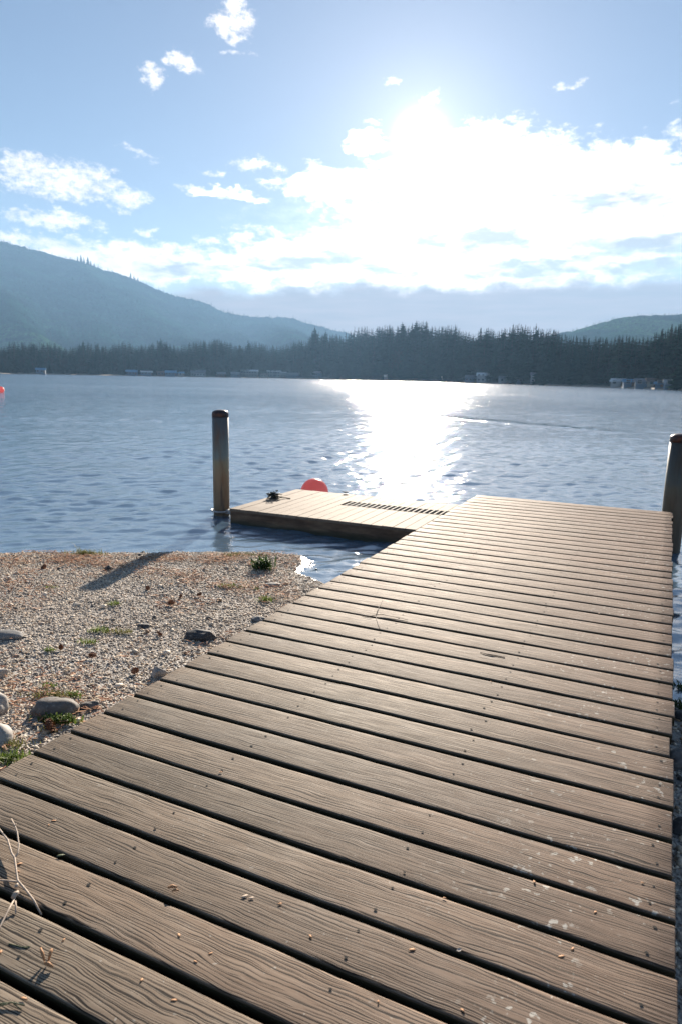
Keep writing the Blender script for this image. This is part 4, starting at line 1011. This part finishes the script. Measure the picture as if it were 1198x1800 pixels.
# a lower foothill closing the horizon in the centre and beyond both sides
BH = [(300, 622), (560, 612), (700, 612), (900, 610), (1100, 608), (1400, 600), (2200, 600), (2900, 610)]
ridge('hill', BH, 1020, 1500, 1700, 2., M_mt, 160, 30, 12, 3., 8.)
M_slope = mat('slope conifers', m_conifer((.003, .02, .016), (.02, .07, .035)))
lows2 = [conifer(80+s, 7, 5, r0=.22, fin=False) for s in range(3)]
def slope_wood(G, n, hmin, hmax, seed, label, amin, amax):
    g = np.random.default_rng(seed); nr, nc = G.shape[:2]; VV, FF, MI = [], [], []; off = 0
    while n > 0:
        q = g.random()**.6; i = min(nr-1, int(q*nr)); j = g.integers(0, nc); p = G[i, j]
        a = math.atan2(p[0], p[1])
        if a < amin or a > amax or (i < 6): continue
        if i < nr-5 and fbm(np.array([p[0]/160]), np.array([p[1]/260]), 3, 44)[0] > .28: n -= 1; continue
        n -= 1; h = g.uniform(hmin, hmax); V_, F_, mi = lows2[n % 3]; th = g.uniform(0, 6.28); w = h*g.uniform(.9, 1.5); c, s_ = math.cos(th)*w, math.sin(th)*w
        x, y = p[0]+g.normal(0, 3), p[1]+g.normal(0, 3)
        VV.append(np.stack([V_[:, 0]*c-V_[:, 1]*s_+x, V_[:, 0]*s_+V_[:, 1]*c+y, V_[:, 2]*h+p[2]-2.5], -1)); FF.append(F_+off); MI += mi; off += len(V_)
    tag(link('slope_forest', npmesh('slope_forest', np.concatenate(VV), np.concatenate(FF), [M_slope, M_trunk], mi=MI)), label, 'forest', kind='stuff')
slope_wood(GM, 9000, 8, 17, 1, 'hazy conifer forest covering the long mountain slope at left', px2a(-60), px2a(700))
slope_wood(GH, 2200, 5, 9, 2, 'hazy conifer forest covering the rounded hill at right', px2a(900), px2a(1300))
# single trees standing against the sky on the ridge
for k, (px, py, dh) in enumerate([(128, 457, 5), (137, 459, 9), (143, 460, 13), (148, 461, 10), (155, 463, 12), (160, 465, 9), (166, 468, 8), (172, 471, 5), (199, 479, 5), (230, 488, 10), (236, 490, 7), (243, 494, 8), (248, 497, 6), (352, 529, 3), (108, 453, 4)]):
    a, el = azel(px, py); r = 2600; h = (dh+1)/F*r; z0 = math.tan(el)*r+H-9
    o = link('conifer_tree', protos[k % 6], None, (r*math.sin(a), r*math.cos(a), z0)); o.scale = (h*1.3, h*1.3, h+4)
    tag(o, 'tiny lone conifer silhouetted on the mountain ridge', 'tree', 'lone conifers on the mountain ridge')

# ------------------------------------------------------------------ houses along the far shore
def plain(name, c, rough=.6, metal=0.): return mat(name, lambda t, b: setb(t, b, color=t.mix(t.noise(t.node('ShaderNodeTexCoord').outputs['Object'], 1.2, 3), tuple(x*.75 for x in c), c), rough=rough, metal=metal))
HW = [plain('white siding', (.4, .41, .41)), plain('blue grey siding', (.13, .2, .28)), plain('cedar siding', (.24, .14, .09)), plain('cream siding', (.5, .45, .36))]
HR = [plain('pale metal roof', (.85, .85, .83), .4, .6), plain('blue metal roof', (.1, .3, .5), .35), plain('grey shingle roof', (.24, .25, .27)), plain('brown shingle roof', (.2, .13, .1))]
M_win = mat('window glass', lambda t, b: setb(t, b, color=(.04, .05, .06), rough=.08))
def house(px, s, w, d, h, rh, wi, ri, label, storeys=1, porch=False):
    a = px2a(px); r = float(shoreD(a))*(1+.45*s)+3; z0 = (float(far_ground(a, s))+.3 if s > .02 else .7)
    e = empty('lake_house', (r*math.sin(a), r*math.cos(a), z0), -a+random.Random(px).uniform(-.35, .35)); tag(e, label, 'house')
    MB().box((-w/2, -d/2, -1.5), (w/2, d/2, h)).build('wall', HW[wi], e)
    mb = MB(); o_ = .5
    pts = [(-d/2-o_, h-.25), (0, h+rh), (d/2+o_, h-.25), (0, h+rh-.3)]
    mb.rings([[(x, y, z) for y, z in pts] for x in (-w/2-o_, w/2+o_)], 0, smooth=False); mb.build('roof', HR[ri], e)
    for st in range(storeys):
        zb = .9+st*2.7
        for k in range(int(w/2.6)):
            xx = -w/2+1.3+k*2.6
            if xx+.8 > w/2: continue
            f = MB().box((xx-.75, -d/2-.06, zb), (xx+.75, -d/2+.02, zb+1.3)).build('window', HW[0], e)
            MB().box((xx-.62, -d/2-.08, zb+.12), (xx+.62, -d/2-.061, zb+1.18)).build('pane', M_win, f)
    f = MB().box((w/2-1.1, -d/2-.05, 0), (w/2-.2, -d/2+.02, 2.05)).build('door', HW[2], e)
    if porch:
        MB().box((-w/2-.6, -d/2-2.4, 2.6), (w/2+.6, -d/2-.09, 2.75)).build('balcony', HW[0], e)
for a_ in [(73, 0, 6, 4, 2.6, 1.2, 1, 1, 'small blue boathouse alone on the left far shore'), (232, 0, 9, 6, 2.6, 1.6, 1, 1, 'long low blue roofed house left of the one with a shining white roof'), (258, 0, 9, 6, 2.6, 1.1, 1, 0, 'blue house with a shining white roof on the left far shore'),
           (283, 0, 6, 5, 2.4, 1.4, 2, 3, 'small brown cabin just right of the shining white roof'), (301, 0, 9, 6, 2.6, 1.8, 1, 1, 'blue roofed house right of the small brown cabin'), (317, 0, 7, 5, 2.4, 1.2, 3, 1, 'low shed with a light blue roof at the end of the blue row'),
           (349, .01, 13, 7, 3.6, 2, 0, 2, 'grey roofed house below the tall dark clump of conifers'), (388, 0, 9, 6, 2.8, 1.6, 2, 2, 'low dark house at the foot of the dark clump'), (414, 0, 8, 6, 3, 1.6, 1, 2, 'small blue grey house left of the big terraced one'),
           (439, .05, 17, 8, 5.6, 1.4, 0, 0, 'big two storey white house with a bright roof and balcony', 2, True), (465, 0, 6, 5, 2.6, 1.4, 3, 3, 'tiny cream shed on the waterline below the bright roofs'), (481, .07, 14, 8, 5.4, 1.3, 0, 0, 'white house with a gleaming roof behind the shore conifers', 2), (497, .06, 8, 7, 4.6, 1.2, 0, 0, 'narrow house with a gleaming gable beside the white house'),
           (515, .03, 14, 8, 3.4, 2, 1, 2, 'blue grey house at the left foot of the central wood'), (552, .02, 15, 8, 5.4, 2.2, 1, 2, 'two storey blue grey house with balcony under the tallest conifer', 2, True),
           (682, .01, 8, 6, 3, 1.6, 0, 0, 'little pale cottage at the foot of the central wood'), (781, .02, 4, 3, 2.6, 1.2, 0, 0, 'tiny white hut alone under the central wood'), (828, .01, 8, 5, 3, 1.6, 1, 2, 'small grey house left of the pale double house'), (853, .01, 11, 6, 4.2, 1.8, 0, 0, 'pale double house on the right half of the far shore', 2), (884, 0, 5, 4, 2.6, 1.4, 0, 2, 'small white cottage right of the pale double house'),
           (918, 0, 6, 4, 2.2, 1, 1, 2, 'low grey boathouse between the cottage and the tall pale house'), (940, .01, 4.5, 4, 4.4, 1.4, 0, 2, 'tall narrow pale house on the right far shore'), (1087, .03, 4.6, 4, 2.0, 1.0, 0, 0, 'white house with a bright roof above the right shore'), (1105, 0, 3.6, 3, 1.7, .8, 1, 1, 'small blue roofed boathouse below the white house'),
           (1135, .01, 6.5, 4, 1.8, .9, 1, 2, 'long low grey roofed house near the right shore'), (1146, .05, 3, 3, 2, 1, 3, 3, 'cream cottage higher up the right bank'), (1182, .02, 4.4, 4, 1.5, .9, 1, 0, 'pale blue roofed house at the right border'), (1160, 0, 2.6, 2.4, 1.2, .5, 1, 1, 'tiny teal boat shelter on the right shore')]:
    house(*a_)

# ------------------------------------------------------------------ air
def m_haze():
    m = bpy.data.materials.new('haze'); m.use_nodes = True; n = m.node_tree.nodes; l = m.node_tree.links; n.clear()
    p = n.new('ShaderNodeVolumePrincipled'); o = n.new('ShaderNodeOutputMaterial'); p.inputs['Color'].default_value = (.35, .63, 1, 1)
    p.inputs['Density'].default_value = .00021; p.inputs['Anisotropy'].default_value = .2; l.new(p.outputs[0], o.inputs['Volume']); return m
hz = MB().box((-4300, -3100, -4), (4300, 3450, 545)).build('haze', m_haze()); tag(hz, 'thin blue haze in the air over the lake', 'haze', kind='stuff')
